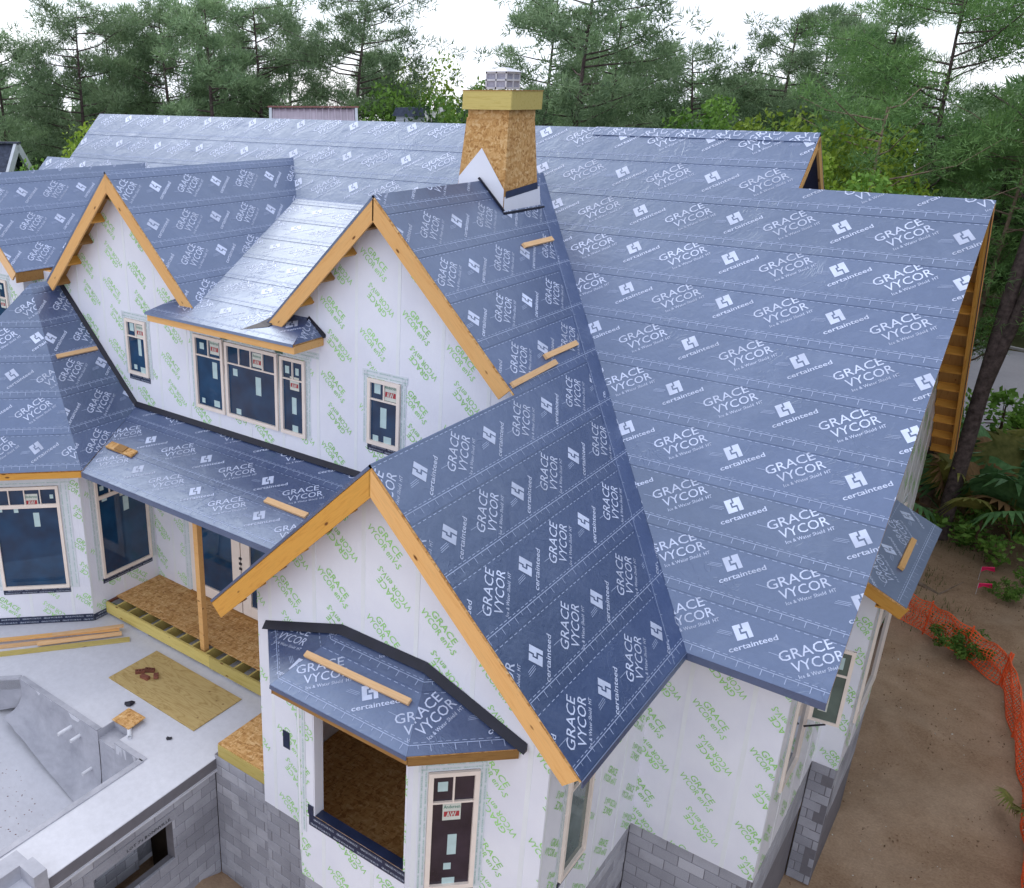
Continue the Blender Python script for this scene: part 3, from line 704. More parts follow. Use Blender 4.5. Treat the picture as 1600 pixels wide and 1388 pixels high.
# ---------------- walls
fU = Fr((0, 3.84, 0), X, Z)
wall('wall', fU, [[(-12.66, -2.7), (2.35, -2.7), (-.55, .3), (-12.66, .3)], [(-4.98, .3), (-.5, .3), (-2.646, 2.46)], [(-11.6, .3), (-6.95, .3), (-9.245, 2.52)]], .3, label='upper rear wall with the two gables', seamphase=.2)
wall('wall', fU, [[(-9.08, -6.36), (-2.44, -6.36), (-2.44, -2.7), (-9.08, -2.7)]], .5, seamphase=.2, label='porch back wall')
fF = Fr((0, .46, 0), X, Z)
wall('wall', fF, [[(-2.44, ZB), (-1.62, ZB), (-1.62, -3.3), (-2.44, -3.3)], [(1.55, ZB), (2.435, ZB), (2.435, -3.3), (1.55, -3.3)], [(-2.44, -3.3), (2.435, -3.3), (2.435, -2.72), (.0, -.22), (-2.44, -2.72)]], .15, seamphase=-.45, label='front gable wall')
fGx = Fr((2.435, 0, 0), Yv, Z)
wall('wall', fGx, [[(.46, ZB), (3.8, ZB), (3.8, -2.9), (.46, -2.75)]], .4, seamphase=.46, label='right side of the front gable wing')
fMf = Fr((0, 3.8, 0), X, Z)
wall('wall', fMf, [[(2.43, ZB), (4.31, ZB), (4.31, -2.55), (2.43, -2.55)]], -4.61+6.65, seamphase=2.97-WRAPW, label='white wall under the main eave')
fMx = Fr((4.31, 0, 0), Yv, Z)
wall('wall', fMx, [[(3.8, ZB), (14.0, ZB), (14.0, -2.6), (8.89, 2.5), (3.8, -2.55)]], .6, seamphase=3.8, label='right gable end wall')
wall('wall', Fr((0, 7.2, 0), X, Z), [[(4.31, ZB), (4.72, ZB), (4.72, -3.1), (4.31, -2.95)]], .1, seamphase=4.3)
wall('wall', Fr((4.72, 0, 0), Yv, Z), [[(7.2, ZB), (9.65, ZB), (9.65, -3.1), (7.2, -3.1)]], .4, seamphase=7.2)
fTX = Fr((-9.08, 0, 0), Yv, Z)
wall('wall', fTX, [[(1.98, -6.7), (3.84, -6.7), (3.84, -2.6), (1.98, -2.9)]], .2, seamphase=1.98, label='side wall of the corner bay')
fTD = Fr((-9.08, 1.98, 0), (1, 1, 0), Z)
wall('wall', fTD, [[(-3.85, -6.7), (0, -6.7), (0, -2.95), (-3.85, -2.95)]], .5, seamphase=-.42, label='angled wall of the corner bay')
wall('wall', Fr((0, 3.5, 0), X, Z), [[(-15.9, -2), (-12.68, -2), (-12.68, .4), (-14.3, 2.1), (-15.9, .5)]], .7, seamphase=-12.7)
wall('wall', Fr((-12.68, 0, 0), Yv, Z), [[(3.5, -2), (5.0, -2), (5.0, .4), (3.5, .4)]], .3, seamphase=3.3)
# bay window box below the front gable
fBF = Fr((0, -.27, 0), X, Z)
wall('wall', fBF, [[(-.96, ZB), (-.72, ZB), (-.72, -3.25), (-.96, -3.25)], [(.85, ZB), (.88, ZB), (.88, -3.25), (.85, -3.25)], [(-.72, ZB), (.85, ZB), (.85, -5.53), (-.72, -5.53)], [(-.72, -3.76), (.85, -3.76), (.85, -3.25), (-.72, -3.25)]], .25, seamphase=-.55, label='front of the bay with an open window hole')
fBR = Fr((.88, -.27, 0), (1, 1, 0), Z)
wall('wall', fBR, [[(0, ZB), (.73*R2, ZB), (.73*R2, -3.2), (0, -3.2)]], .8, seamphase=.95, label='angled right side of the bay')
fBL = Fr((-.96, -.27, 0), (1, -1, 0), Z)
wall('wall', fBL, [[(-.73*R2, ZB), (0, ZB), (0, -3.2), (-.73*R2, -3.2)]], .3, seamphase=-.5)
slab('wall', Fr((-2.44, 3.84, 0), (0, -1, 0), Z), [[(0, ZB), (3.38, ZB), (3.38, -2.7), (0, -2.7)]], -.12, 0, 'wrap', HOUSE)
# reveals and interior seen through the hole
box('opening_reveal', -.721, -.700, -.268, -.08, -5.53, -3.76, 'wrap', HOUSE)
box('interior_floor', -2.3, 2.3, .47, 3.7, -6.40, -6.36, 'osb', HOUSE); box('interior_ceiling', -2.3, 2.3, .47, 3.5, -3.28, -3.24, 'brown', HOUSE)
slab('interior_floor', Fr((0, 0, -6.36), X, Yv), [[(-.90, -.24), (.84, -.24), (1.5, .465), (-1.55, .465)]], -.04, -.002, 'osb', HOUSE)
box('interior_wall', -2.3, 2.3, 3.3, 3.36, -6.36, -3.2, 'osb', HOUSE)
for i in range(7): box('wall_stud', -2.25+i*.7, -2.21+i*.7, 3.20, 3.30, -6.36, -3.2, 'brown', HOUSE)
pr = Print(); t = text2d('AdvanTech', .55, .09, .01, 1); pr.add(rot2d(t[0], -.3, -.5, 1.75), t[1], [(-9, -9), (9, -9), (9, 9), (-9, 9)]); 
pr.build('floor_lettering', Fr((0, 0, -6.357), X, Yv), lambda v: np.zeros(len(v)), 'print_black', HOUSE)
# sill tape of the open hole
o = fbox('sill_tape', fBF, -.80, .88, -5.72, -5.525, .008, .016, 'navy', HOUSE); box('sill_tape', -.73, .86, -.262, -.11, -5.53, -5.522, 'navy', HOUSE)
tape_strip(fBF, -.80, .88, -5.72, -5.525, HOUSE, False, 'GRACE VYCOR PLUS', 'navy', 'print_navy', .018, .034)
fbox('sill_tape', fBF, -.82, -.72, -5.53, -5.36, .008, .016, 'navy', HOUSE)
tape_strip(fBF, -.93, -.86, -5.9, -3.3, HOUSE, True)
fbox('corner_strip', fBF, -.985, -.955, -6.3, -3.28, .004, .014, 'seam', HOUSE)
fbox('outlet_patch', fF, -1.98, -1.84, -5.42, -5.10, .008, .014, 'navy', HOUSE)

# ---------------- windows and doors
AW = lambda x, y, w: (x, y, w)
st2 = [(.12, .84, .08, .09), (.58, .55, .08, .30), (.05, .03, .10, .10)]
window(fU, -7.37, -6.54, -1.86, -.34, 2, .22, [(.14, .84, .12, .13), (.62, .45, .13, .33), (.62, .03, .16, .13), (.12, .04, .09, .10)], 'left window of the upper triple set', sill=False, logo=AW(.56, .80, .25))
window(fU, -6.48, -5.10, -1.86, -.36, 4, .22, [(.10, .58, .12, .14), (.58, .38, .14, .36), (.14, .02, .13, .11)], 'wide middle window of the upper triple set', sill=False, logo=AW(.53, .78, .24))
window(fU, -5.03, -4.42, -1.86, -.38, 2, .22, [(.10, .82, .10, .14), (.62, .82, .08, .13), (.42, .26, .11, .32), (.42, .0, .14, .13)], 'right window of the upper triple set', sill=False, logo=AW(.34, .60, .22))
tape_strip(fU, -7.5, -4.1, -.30, -.18, HOUSE, False)
window(fU, -2.99, -2.31, -1.58, -.40, 2, .24, [(.12, .82, .13, .17), (.36, .26, .13, .36), (.08, .0, .12, .11), (.5, .0, .16, .13)], 'small window right of the upper triple set', logo=AW(.5, .74, .26))
window(fU, -9.50, -8.84, -1.55, -.35, 2, .24, [(.12, .82, .13, .17), (.55, .35, .10, .36), (.6, .0, .16, .13), (.2, .05, .1, .1)], 'small window left of the upper triple set', logo=AW(.52, .72, .24))
window(fBR, .26, .92, -5.84, -3.89, 2, .21, [(.12, .86, .13, .15), (.42, .28, .12, .34), (.35, .14, .10, .11), (.33, .0, .17, .11)], 'tall window in the angled side of the bay', logo=AW(.26, .60, .24), gl='glass_b')
window(fGx, 1.06, 1.83, -5.75, -3.75, 2, .22, [], 'tall window in the side of the front gable wing', gl='glass_g')
window(fTD, -1.80, -.42, -5.82, -3.45, 4, .14, [(.02, .78, .12, .12), (.30, .77, .09, .10), (.60, .62, .12, .32), (.58, .88, .12, .14), (.90, .90, .07, .09)], 'large window in the angled wall of the corner bay', logo=AW(.50, .82, .26), deep=True, tapew=.20)
window(fTX, 2.32, 3.66, -5.80, -3.48, 4, .14, [(.08, .78, .13, .12), (.52, .60, .14, .34), (.06, .9, .1, .1)], 'large window in the side of the corner bay by the porch', logo=AW(.46, .77, .22), deep=True, tapew=.14)
window(Fr((0, 3.5, 0), X, Z), -14.1, -13.38, -1.35, .0, 2, .26, [(.55, .86, .1, .1)], 'window in the farthest left gable', logo=AW(.5, .5, .2))
window(fMx, 4.25, 5.2, -5.4, -3.2, 0, 0, [], 'window frame in the right side wall', sill=False)
window(fMx, 8.0+2.0, 12.0, -6.0, -3.5, 2, .2, [], 'rear window of the right side wall')
window(Fr((4.72, 0, 0), Yv, Z), 7.6, 9.3, -6.0, -3.6, 2, .2, [], 'window of the side bump-out', sill=False)
# open casement sash on the right wall
fC = Fr((4.36, 5.22, 0), (.985, .17, 0), Z)
sash = fbox('casement_sash', fC, 0, .42, -4.65, -3.35, -.01, .01, 'siding', HOUSE)
sash.data.materials.clear(); sash.data.materials.append(M('glass_g'))
for (p, q2, r, s) in ((0, .05, -4.65, -3.35), (.37, .42, -4.65, -3.35), (.05, .37, -4.65, -4.60), (.05, .37, -3.40, -3.35), (.05, .37, -3.80, -3.765)):
    fbox('frame', fC, p, q2, r, s, -.02, .025, 'frame', sash)
fbox('sticker', fC, .10, .22, -4.45, -3.82, .011, .015, 'sticker_w', sash); fbox('sticker', fC, .14, .30, -3.68, -3.48, .011, .015, 'sticker', sash)
beam('stay_arm', (4.36, 5.0, -4.66), (4.60, 5.24, -4.66), .02, .02, 'black', sash)
# french doors on the porch
door = fbox('french_door', fU, -7.86, -4.6, -6.36, -3.55, .006, .012, 'glass', HOUSE); door['label'] = 'pale framed french doors on the porch'
for a0, a1 in ((-7.86, -7.66), (-6.55, -6.30), (-6.27, -6.02), (-4.85, -4.6)): fbox('door_stile', fU, a0, a1, -6.36, -3.55, .0, .05, 'frame', door)
for a0, a1 in ((-7.66, -6.55), (-6.02, -4.85)):
    fbox('door_rail', fU, a0, a1, -6.36, -6.04, .0, .048, 'frame', door); fbox('door_rail', fU, a0, a1, -3.68, -3.55, .0, .048, 'frame', door)
for b in (-5.0, -5.12, -5.24): fbox('door_handle', fU, -6.32, -6.25, b, b+.05, .05, .07, 'black', door)
for i in range(3): fbox('sticker', fU, -5.75+i*.05, -5.62+i*.05, -4.6+i*.1, -4.35+i*.1, .013, .016, 'sticker', door)
tape_strip(fU, -8.1, -7.88, -6.36, -3.2, HOUSE, True); fbox('threshold', fU, -7.9, -4.5, -6.36, -6.30, .0, .09, 'brown', HOUSE)

# ---------------- chimney
ch = empty('chimney', None, None); del_ = None
ch.parent = HOUSE; ch.matrix_parent_inverse = HOUSE.matrix_world.inverted()
ch['label'] = 'tapered strand board chimney with timber band'
def frustum(name, x0, x1, y0, y1, z0, X0, X1, Y0, Y1, z1, mat, parent):
    V = [(x0, y0, z0), (x1, y0, z0), (x1, y1, z0), (x0, y1, z0), (X0, Y0, z1), (X1, Y0, z1), (X1, Y1, z1), (X0, Y1, z1)]
    return link(name, mesh(name, V, BOXF), mat, parent)
frustum('chimney_shaft', -3.24, -2.15, 6.57, 7.99, 1.5, -3.03, -2.20, 6.62, 7.55, 3.70, 'osb', ch)
box('chimney_collar', -3.0, -2.19, 6.61, 7.54, 3.68, 3.84, 'osb', ch)
for a in ((-3.06, -2.10, 6.50, 6.54), (-2.14, -2.10, 6.54, 7.56), (-3.06, -2.10, 7.56, 7.60), (-3.06, -3.02, 6.54, 7.56)): box('band_board', *a, 3.83, 4.13, 'treated', ch)
box('cap_sheet', -3.07, -2.09, 6.49, 7.61, 4.13, 4.145, 'brown', ch)
bx, by = -2.63, 7.1
arr = box('spark_arrestor', bx-.19, bx+.19, by-.22, by+.22, 4.18, 4.42, 'mesh_steel', ch)
for z in (4.16, 4.29, 4.41): box('arrestor_band', bx-.21, bx+.21, by-.24, by+.24, z, z+.03, 'steel', ch)
for sx in (-1, 0, 1):
    for sy in (-1, 1): box('arrestor_bar', bx+sx*.195-.012, bx+sx*.195+.012, by+sy*.228-.012, by+sy*.228+.012, 4.16, 4.44, 'steel', ch)
for sx in (-1, 1): box('arrestor_bar', bx+sx*.2-.012, bx+sx*.2+.012, by-.012, by+.012, 4.16, 4.44, 'steel', ch)
frustum('arrestor_cap', bx-.24, bx+.24, by-.27, by+.27, 4.44, bx-.06, bx+.06, by-.07, by+.07, 4.51, 'steel', ch)
# wrap around the chimney foot, cut to a point on the near face
def lerp_face(z): t = (z-1.5)/2.2; return -3.24+.21*t, -2.15-.05*t, 6.57+.05*t, 7.99-.44*t
V = []
for x, z in ((-3.13, 2.16), (-2.646, 2.64), (-2.17, 2.16), (-2.18, 2.52), (-2.68, 3.20), (-3.12, 2.70)): V.append((x, lerp_face(z)[2]-.012, z))
link('chimney_wrap', mesh('chimney_wrap', V, [(0, 1, 4, 5), (1, 2, 3, 4)]), 'wrap', ch)
V = [(lerp_face(z)[1]+.012, y, z) for y, z in ((6.57, 2.16), (7.93, 2.14), (7.86, 2.50), (6.58, 2.40))]
link('chimney_wrap', mesh('chimney_wrap', V, [(0, 1, 2, 3)]), 'wrap', ch)
V = [(lerp_face(z)[1]+.016, y, z) for y, z in ((6.62, 2.37), (7.78, 2.46), (7.76, 2.58), (6.62, 2.49))]
link('chimney_tape', mesh('chimney_tape', V, [(0, 1, 2, 3)]), 'navy', ch)
beam('flashing', (-2.12, 6.52, 2.13), (-2.12, 7.98, 2.12), .06, .035, 'black', ch); beam('flashing', (-2.13, 6.545, 2.165), (-2.68, 6.545, 2.70), .03, .035, 'black', ch)

# ---------------- foundation blocks (part of the house)
block_wall('foundation_wall', Fr((0, .48, 0), X, Z), -2.44, 2.4, ZG, ZB-.003, HOUSE, phase=.1, rows=13, holes=[(-.9, 2.4, ZG, ZB-.1)])
block_wall('foundation_wall', Fr((2.42, 0, 0), Yv, Z), .48, 3.8, ZG, ZB-.003, HOUSE, rows=6)
block_wall('foundation_wall', Fr((0, 3.81, 0), X, Z), 2.42, 4.30, ZG, ZB-.003, HOUSE, rows=8, phase=.2)
block_wall('foundation_wall', Fr((4.30, 0, 0), Yv, Z), 3.81, 7.2, ZG, ZB-.003, HOUSE, rows=5)
block_wall('foundation_wall', Fr((0, 7.21, 0), X, Z), 4.31, 4.71, ZG, ZB-.003, HOUSE, phase=.1)
block_wall('foundation_wall', Fr((4.71, 0, 0), Yv, Z), 7.21, 9.65, ZG, ZB-.003, HOUSE, rows=6)
block_wall('foundation_wall', Fr((0, -.25, 0), X, Z), -.94, .86, ZG, ZB-.003, HOUSE, rows=4)
box('foundation_core', -2.2, 2.2, .8, 3.9, ZG, ZB-.4, 'mortar', HOUSE)
box('foundation_core', 2.2, 4.05, 4.1, 14, ZG, ZB-.1, 'mortar', HOUSE)
# turret base tape
tape_strip(fTD, -3.85, 0.0, -6.69, -6.52, HOUSE, False, 'GRACE VYCOR PLUS', 'navy', 'print_navy', .02, .036)
tape_strip(fTX, 1.98, 2.32, -6.69, -6.54, HOUSE, False, 'GRACE VYCOR PLUS', 'navy', 'print_navy', .02, .036)

# ---------------- back porch
porch = empty('porch_deck', None, None); porch.parent = HOUSE; porch.matrix_parent_inverse = HOUSE.matrix_world.inverted(); porch['label'] = 'strand board porch deck on open joists'
DZ = -6.36
box('deck_sheet', -9.07, -6.3, 2.60, 3.83, DZ-.02, DZ, 'osb', porch); box('deck_sheet', -6.295, -2.46, 2.60, 3.83, DZ-.02, DZ-.002, 'osb', porch)
box('rim_board', -9.05, -5.75, 2.30, 2.35, DZ-.27, DZ-.01, 'treated', porch); box('rim_board', -5.745, -2.46, 2.295, 2.345, DZ-.28, DZ-.012, 'treated', porch)
for i in range(16):
    x = -8.75+i*.406
    if x < -2.6: box('joist', x-.02, x+.02, 2.35, 3.8, DZ-.26, DZ-.022, 'treated', porch)
box('joist', -9.06, -9.0, 2.35, 2.62, DZ-.05, DZ-.01, 'clay', porch)
for x in (-8.0, -5.4, -3.4): box('pier_block', x-.1, x+.3, 2.34, 2.55, -6.70, DZ-.285, 'block', porch)
box('porch_shade_strip', -9.0, -2.46, 3.5, 3.55, -6.7, DZ-.3, 'mortar', porch)  # dark strip added behind the deck gap to stand for the shade there
box('porch_post', -6.10, -5.98, 2.40, 2.52, -6.50, -2.98, 'pine', HOUSE)
box('porch_beam', -9.0, -2.5, 2.36, 2.56, -3.16, -2.93, 'brown', HOUSE)
# strand board landing beside the front gable wing
land = empty('landing', None, None); land.parent = HOUSE; land.matrix_parent_inverse = HOUSE.matrix_world.inverted()
box('deck_sheet', -3.70, -2.45, .62, 2.28, -6.38, -6.36, 'osb', land); box('rim_board', -3.69, -2.45, .60, .64, -6.62, -6.382, 'treated', land); box('rim_board', -3.70, -3.66, .64, 2.2, -6.62, -6.382, 'treated', land)

# ================================================================== PATIO AND POOL
PZ = -6.7
patio = empty('patio', None, None, (-4, 0, PZ)); tag(patio, 'pale concrete patio slab around an unfinished pool', None, kind='structure')
fP = Fr((0, 0, PZ), X, Yv)
slab('patio_slab', fP, [[(-13, -.25), (-3.74, -.25), (-3.74, .57), (-13, .57)][:0] or [(-13, .12), (-3.76, .12), (-3.76, .62), (-13, .62)], [(-13, .62), (-2.5, .62), (-2.5, 3.9), (-13, 3.9)],
    [(-13, -.25), (-5.96, -.25), (-5.96, .12), (-13, .12)], [(-5.45, -.25), (-3.76, -.25), (-3.76, .12), (-5.45, .12)], [(-4.67, -4.2), (-3.76, -4.2), (-3.76, -.25), (-4.67, -.25)],
    [(-13, -1.0), (-9.2, -1.0), (-8.45, -.25), (-13, -.25)], [(-13, -4.2), (-9.2, -4.2), (-9.2, -1.0), (-13, -1.0)]], -.24, 0, 'concrete', patio)
# worn pool rim, a thin raised lip of darker concrete
for p0, p1 in (((-8.45, -.21), (-5.96, -.21)), ((-5.45, -.22), (-4.67, -.22)), ((-4.71, -.25), (-4.71, -4.2)), ((-9.23, -.97), (-8.47, -.21))):
    beam('pool_rim', (*p0, PZ+.008), (*p1, PZ+.008), .11, .02, 'gunite', patio)
def quadmesh(name, V, F, mat, parent, sub=0):
    return link(name, mesh(name, V, F), mat, parent)
# pool shell: curved cove between walls and a sloping floor
def cove(x0, z0, x1, z1, y, top=-6.72, name='pool_wall'):
    prof = [(0, 0), (-.01, -.35), (-.03, -.62), (-.09, -.82), (-.22, -.94), (-.45, -1.0)]
    V, F = [], []
    for t in range(13):
        x = x0+(x1-x0)*t/12; zb = z0+(z1-z0)*t/12
        for (o, k) in prof: V.append((x, y+o+rnd.uniform(-.008, .008), top+(top-zb)*k+rnd.uniform(-.01, .01)*(k < 0)))
    n = len(prof)
    for t in range(12):
        for i in range(n-1): a = t*n+i; F.append((a, a+1, a+n+1, a+n))
    o = link(name, mesh(name, V, F), 'gunite', patio)
    for p in o.data.polygons: p.use_smooth = True
    return o
cove(-8.45, -7.35, -5.955, -8.35, -.25); cove(-5.46, -8.4, -4.66, -8.7, -.25); cove(-5.955, -8.35, -5.46, -8.4, -.25, -6.88)
link('pool_wall', mesh('pool_wall', [(-8.45, -.25, PZ-.02), (-9.2, -1.0, PZ-.02), (-9.2, -1.0, -7.5), (-8.45, -.25, -7.35), (-9.2, -4.2, PZ-.02), (-9.2, -4.2, -7.6)], [(0, 1, 2, 3), (1, 4, 5, 2)]), 'gunite', patio)
link('pool_wall', mesh('pool_wall', [(-4.67, -.25, PZ-.02), (-4.67, -4.2, PZ-.02), (-4.67, -4.2, -8.9), (-4.67, -.25, -8.8)], [(0, 3, 2, 1)]), 'gunite', patio)
link('pool_floor', mesh('pool_floor', [(-9.3, .1, -7.33), (-9.3, -4.3, -7.6), (-4.6, -4.3, -8.85), (-4.6, .1, -8.72)], [(0, 1, 2, 3)]), 'concrete', patio)
# skimmer notch with its shelf
link('skimmer_notch', mesh('skimmer_notch', [(-5.955, -.25, PZ-.015), (-5.955, .115, PZ-.015), (-5.455, .115, PZ-.015), (-5.455, -.25, PZ-.015), (-5.955, -.25, -6.88), (-5.955, .115, -6.86), (-5.455, .115, -6.86), (-5.455, -.25, -6.88)],
    [(0, 4, 5, 1), (1, 5, 6, 2), (2, 6, 7, 3), (4, 7, 6, 5)]), 'gunite', patio)
box('slab_edge', -3.762, -3.752, -4.2, .60, PZ-.215, PZ-.012, 'mortar', patio)
def pipe(name, p0, p1, r, mat, parent, label=None, cat=None, group=None):
    p0, p1 = Vector(p0), Vector(p1); d = (p1-p0); L = d.length; n = 14; V, F = [], []
    for z, rr in ((0, r), (L, r), (L, r*.8), (L-.06, r*.78)):
        for i in range(n): a = 2*math.pi*i/n; V.append((rr*math.cos(a), rr*math.sin(a), z))
    for k in range(3):
        for i in range(n): F.append((k*n+i, k*n+(i+1) % n, (k+1)*n+(i+1) % n, (k+1)*n+i))
    F.append(tuple(range(3*n, 4*n)))
    o = link(name, mesh(name, V, F), mat, parent); o.matrix_world = Matrix.Translation(p0) @ d.to_track_quat('Z', 'Y').to_matrix().to_4x4()
    for p in o.data.polygons: p.use_smooth = len(p.vertices) == 4
    if label: tag(o, label, cat, group)
    return o
for x, z, l, lab in ((-6.80, -7.02, .30, 'upper left white plastic pipe stub in the pool wall'), (-6.54, -7.09, .22, 'upper right white plastic pipe stub in the pool wall'), (-6.25, -7.68, .24, 'lowest white plastic pipe stub in the pool wall')):
    pipe('pipe_stub', (x, -.20, z), (x, -.25-l, z-.01), .035, 'pvc', None, lab, 'pipe', 'pipe stubs in the pool wall')
pipe('loose_pipe', (-5.75, .30, PZ+.035), (-5.33, -.02, PZ+.035), .04, 'pvc', None, 'short loose white pipe lying under the strand board offcut', 'pipe')
# retaining wall under the patio edge, with the vent opening
fE = Fr((-3.79, 0, 0), Yv, Z)
rw = block_wall('retaining_wall', fE, -3.6, .60, ZG, -6.955, patio, holes=[(-2.0, -.42, -8.22, -7.37)], rows=12)
fbox('lintel_lip', fE, -4.2, .62, -6.975, -6.945, -.05, .05, 'concrete', patio)
fbox('lintel', fE, -2.15, -.30, -7.37, -7.165, -.1, .006, 'block', patio)
pr = Print(); t = text2d("LOT 7's BONNVILLE,", .92, .058, .012, 1); pr.add(t[0]+np.array([-1.36, -7.315]), t[1], [(-9, -9), (9, -9), (9, 9), (-9, 9)])
pr.build('marker_writing', fE, lambda v: np.full(len(v), .0085), 'print_black', patio)
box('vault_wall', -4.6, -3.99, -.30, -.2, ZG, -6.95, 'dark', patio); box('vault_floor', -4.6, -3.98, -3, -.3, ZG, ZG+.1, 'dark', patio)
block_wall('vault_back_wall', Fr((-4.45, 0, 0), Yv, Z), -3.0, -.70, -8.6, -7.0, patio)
block_wall('retaining_wall', Fr((0, .60, 0), X, Z), -3.79, -2.45, ZG, -6.63, patio, phase=.05)
slab('retaining_core', fP, [[(-13, -4.2), (-9.4, -4.2), (-9.4, .3), (-13, .3)], [(-13, .9), (-2.6, .9), (-2.6, 3.4), (-13, 3.4)]], -2.6, -.25, 'mortar', patio)
# low wall lump at the near left corner
lw = box('low_wall', -4.36, -4.06, -3.6, -2.86, PZ-.3, -6.45, 'gunite', patio); box('low_wall', -4.06, -3.70, -3.0, -2.78, PZ-.2, -6.45, 'gunite', patio)

# ================================================================== SITE
gnd = link('ground', mesh('ground', [(-90, -40, ZG-.2), (60, -40, ZG-.2), (160, 160, ZG-.2), (-160, 160, ZG-.2)], [(0, 1, 2, 3)]), 'floor'); gnd['kind'] = 'structure'
# uneven bare soil, widened out of view to bounce light onto the walls
n = 96; V, F = [], []
for i in range(n+1):
    for j in range(n+1):
        x, y = -30+46*i/n, -26+57*j/n
        e = min(i, j, n-i, n-j); z = ZG+.02+(.07*math.sin(x*1.1+y*.7)+.05*math.sin(x*2.3-y*1.7)+.04*rnd.random())*min(1, e/6)
        if x < -2.0 and y < .7: z += .30*math.exp(-((x+3.2)**2+(y-.3)**2)/.9)
        V.append((x, y, z-.35 if e == 0 else z))
for i in range(n):
    for j in range(n): a = i*(n+1)+j; F.append((a, a+n+1, a+n+2, a+1))
soil = link('bare_soil', mesh('bare_soil', V, F), 'soil'); soil['kind'] = 'structure'
for p in soil.data.polygons: p.use_smooth = True
rd = slab('road', Fr((0, 0, ZG), X, Yv), [[(-6, 38), (5.4, 37.5), (6.4, 40), (7.5, 47), (5.5, 54.5), (-6, 56)]], -.1, .012, 'road'); rd['kind'] = 'structure'
kb_ = [(-6, 56), (2.7, 55.8), (5.5, 54.5), (7.5, 47), (6.4, 40), (5.4, 37.5), (-6, 38)]
kr_ = empty('kerb', None, None, (5, 46, ZG)); tag(kr_, 'pale concrete kerb along the road', None, kind='structure')
for a, b in zip(kb_[:-1], kb_[1:]): beam('kerb_stone', (*a, ZG+.06), (*b, ZG+.06), .22, .13, 'kerb', kr_)

# ------------------------------------------------------------------ loose things on the roofs
def on(f, a0, b0, a1, b1, w, t, mat, name, label, cat, group=None, lift=.010):
    o = beam(name, f.p(a0, b0, lift+t/2), f.p(a1, b1, lift+t/2), w, t, mat, None, up=f.n); return tag(o, label, cat, group)
g = 'timber cleats lying on the roofs'
rs = lambda x: (3.018-x)*R2
on(fR, 6.36, rs(-1.62), 7.42, rs(-1.62), .09, .045, 'pale', 'timber_cleat', 'timber cleat just below the chimney', 'timber', g)
on(fR, 3.49, rs(-.10), 4.92, rs(-.13), .09, .045, 'pale', 'timber_cleat', 'timber cleat touching the foot of the upper gable rake', 'timber', g)
on(fR, 4.74, rs(-.235), 5.84, rs(-.235), .09, .045, 'pale', 'timber_cleat', 'upper of two overlapping cleats right of the upper gable', 'timber', g)
on(fTx, 2.70, 1.82*R2, 3.70, 1.80*R2, .09, .045, 'pale', 'timber_cleat', 'timber cleat on the dark plane of the corner bay roof', 'timber', g)
q = lambda x, y: (x, (y-1.79)*kp)
o = on(fPo, *q(-8.78, 2.61), *q(-7.95, 2.60), .19, .04, 'osb', 'board_offcut', 'short offcut board at the left end of the porch roof', 'board')
on(fPo, *q(-8.50, 2.61), *q(-8.22, 2.60), .17, .012, 'brown', 'felt_scrap', 'small dark scrap lying on the porch roof offcut', 'scrap', lift=.06)
on(fPo, *q(-4.36, 2.66), *q(-3.37, 2.64), .12, .04, 'pale', 'timber_cleat', 'timber cleat at the right end of the porch roof', 'timber', g)
q = lambda x, y: (x, (y+.57)*kb)
on(fBf, *q(-1.03, -.03), *q(.70, -.01), .09, .045, 'pale', 'timber_cleat', 'long timber cleat on the bay window roof', 'timber', g)
on(fSr, 7.72, .32, 8.98, .34, .09, .05, 'pine', 'timber_cleat', 'timber cleat on the small shed roof at the right', 'timber', g)

# ------------------------------------------------------------------ things on the patio
sheet = box('plywood_sheet', -7.10, -4.59, .84, 2.04, PZ+.004, PZ+.022, 'ply'); tag(sheet, 'large plywood sheet lying flat on the patio', 'plywood')
sheet.matrix_world = Matrix.Translation((-5.84, 1.45, PZ+.014)) @ Matrix.Rotation(-.012, 4, 'Z')
def brick(loc, rz, holes, label, tilt=0):
    L, W, H = .194, .092, .057
    e = empty('brick', label, 'brick', loc, 'bricks on the plywood sheet')
    e.matrix_world = Matrix.Translation(loc) @ Matrix.Rotation(rz, 4, 'Z') @ Matrix.Rotation(tilt, 4, 'Y')
    if holes:   # body built as a frame round three square cores
        xs = [-L/2, -.070, -.040, -.015, .015, .040, .070, L/2]; ys = [-W/2, -.018, .018, W/2]
        V, F = [], []
        for i in range(7):
            for j in range(3):
                if j == 1 and i in (1, 3, 5): continue
                k = len(V); V += [(xs[i], ys[j], 0), (xs[i+1], ys[j], 0), (xs[i+1], ys[j+1], 0), (xs[i], ys[j+1], 0), (xs[i], ys[j], H), (xs[i+1], ys[j], H), (xs[i+1], ys[j+1], H), (xs[i], ys[j+1], H)]
                F += [tuple(k+a for a in f) for f in BOXF]
        me = mesh('brick', V, F)
    else: me = box_mesh('brick', -L/2, L/2, -W/2, W/2, 0, H)
    o = bpy.data.objects.new('brick_body', me); COL.objects.link(o); me.materials.append(M('clay')); o.parent = e
    return e
PB = PZ+.024
brick((-6.74, 1.36, PB), .9, True, 'cored brick on the plywood, leftmost of the little heap'); brick((-6.62, 1.50, PB+.01), .7, True, 'cored brick on the plywood, rearmost of the little heap', .12)
brick((-6.52, 1.30, PB), .1, False, 'flat red brick on the plywood, nearest of the little heap'); brick((-6.38, 1.46, PB), -.7, False, 'broken flat brick on the plywood, rightmost of the little heap', -.25)
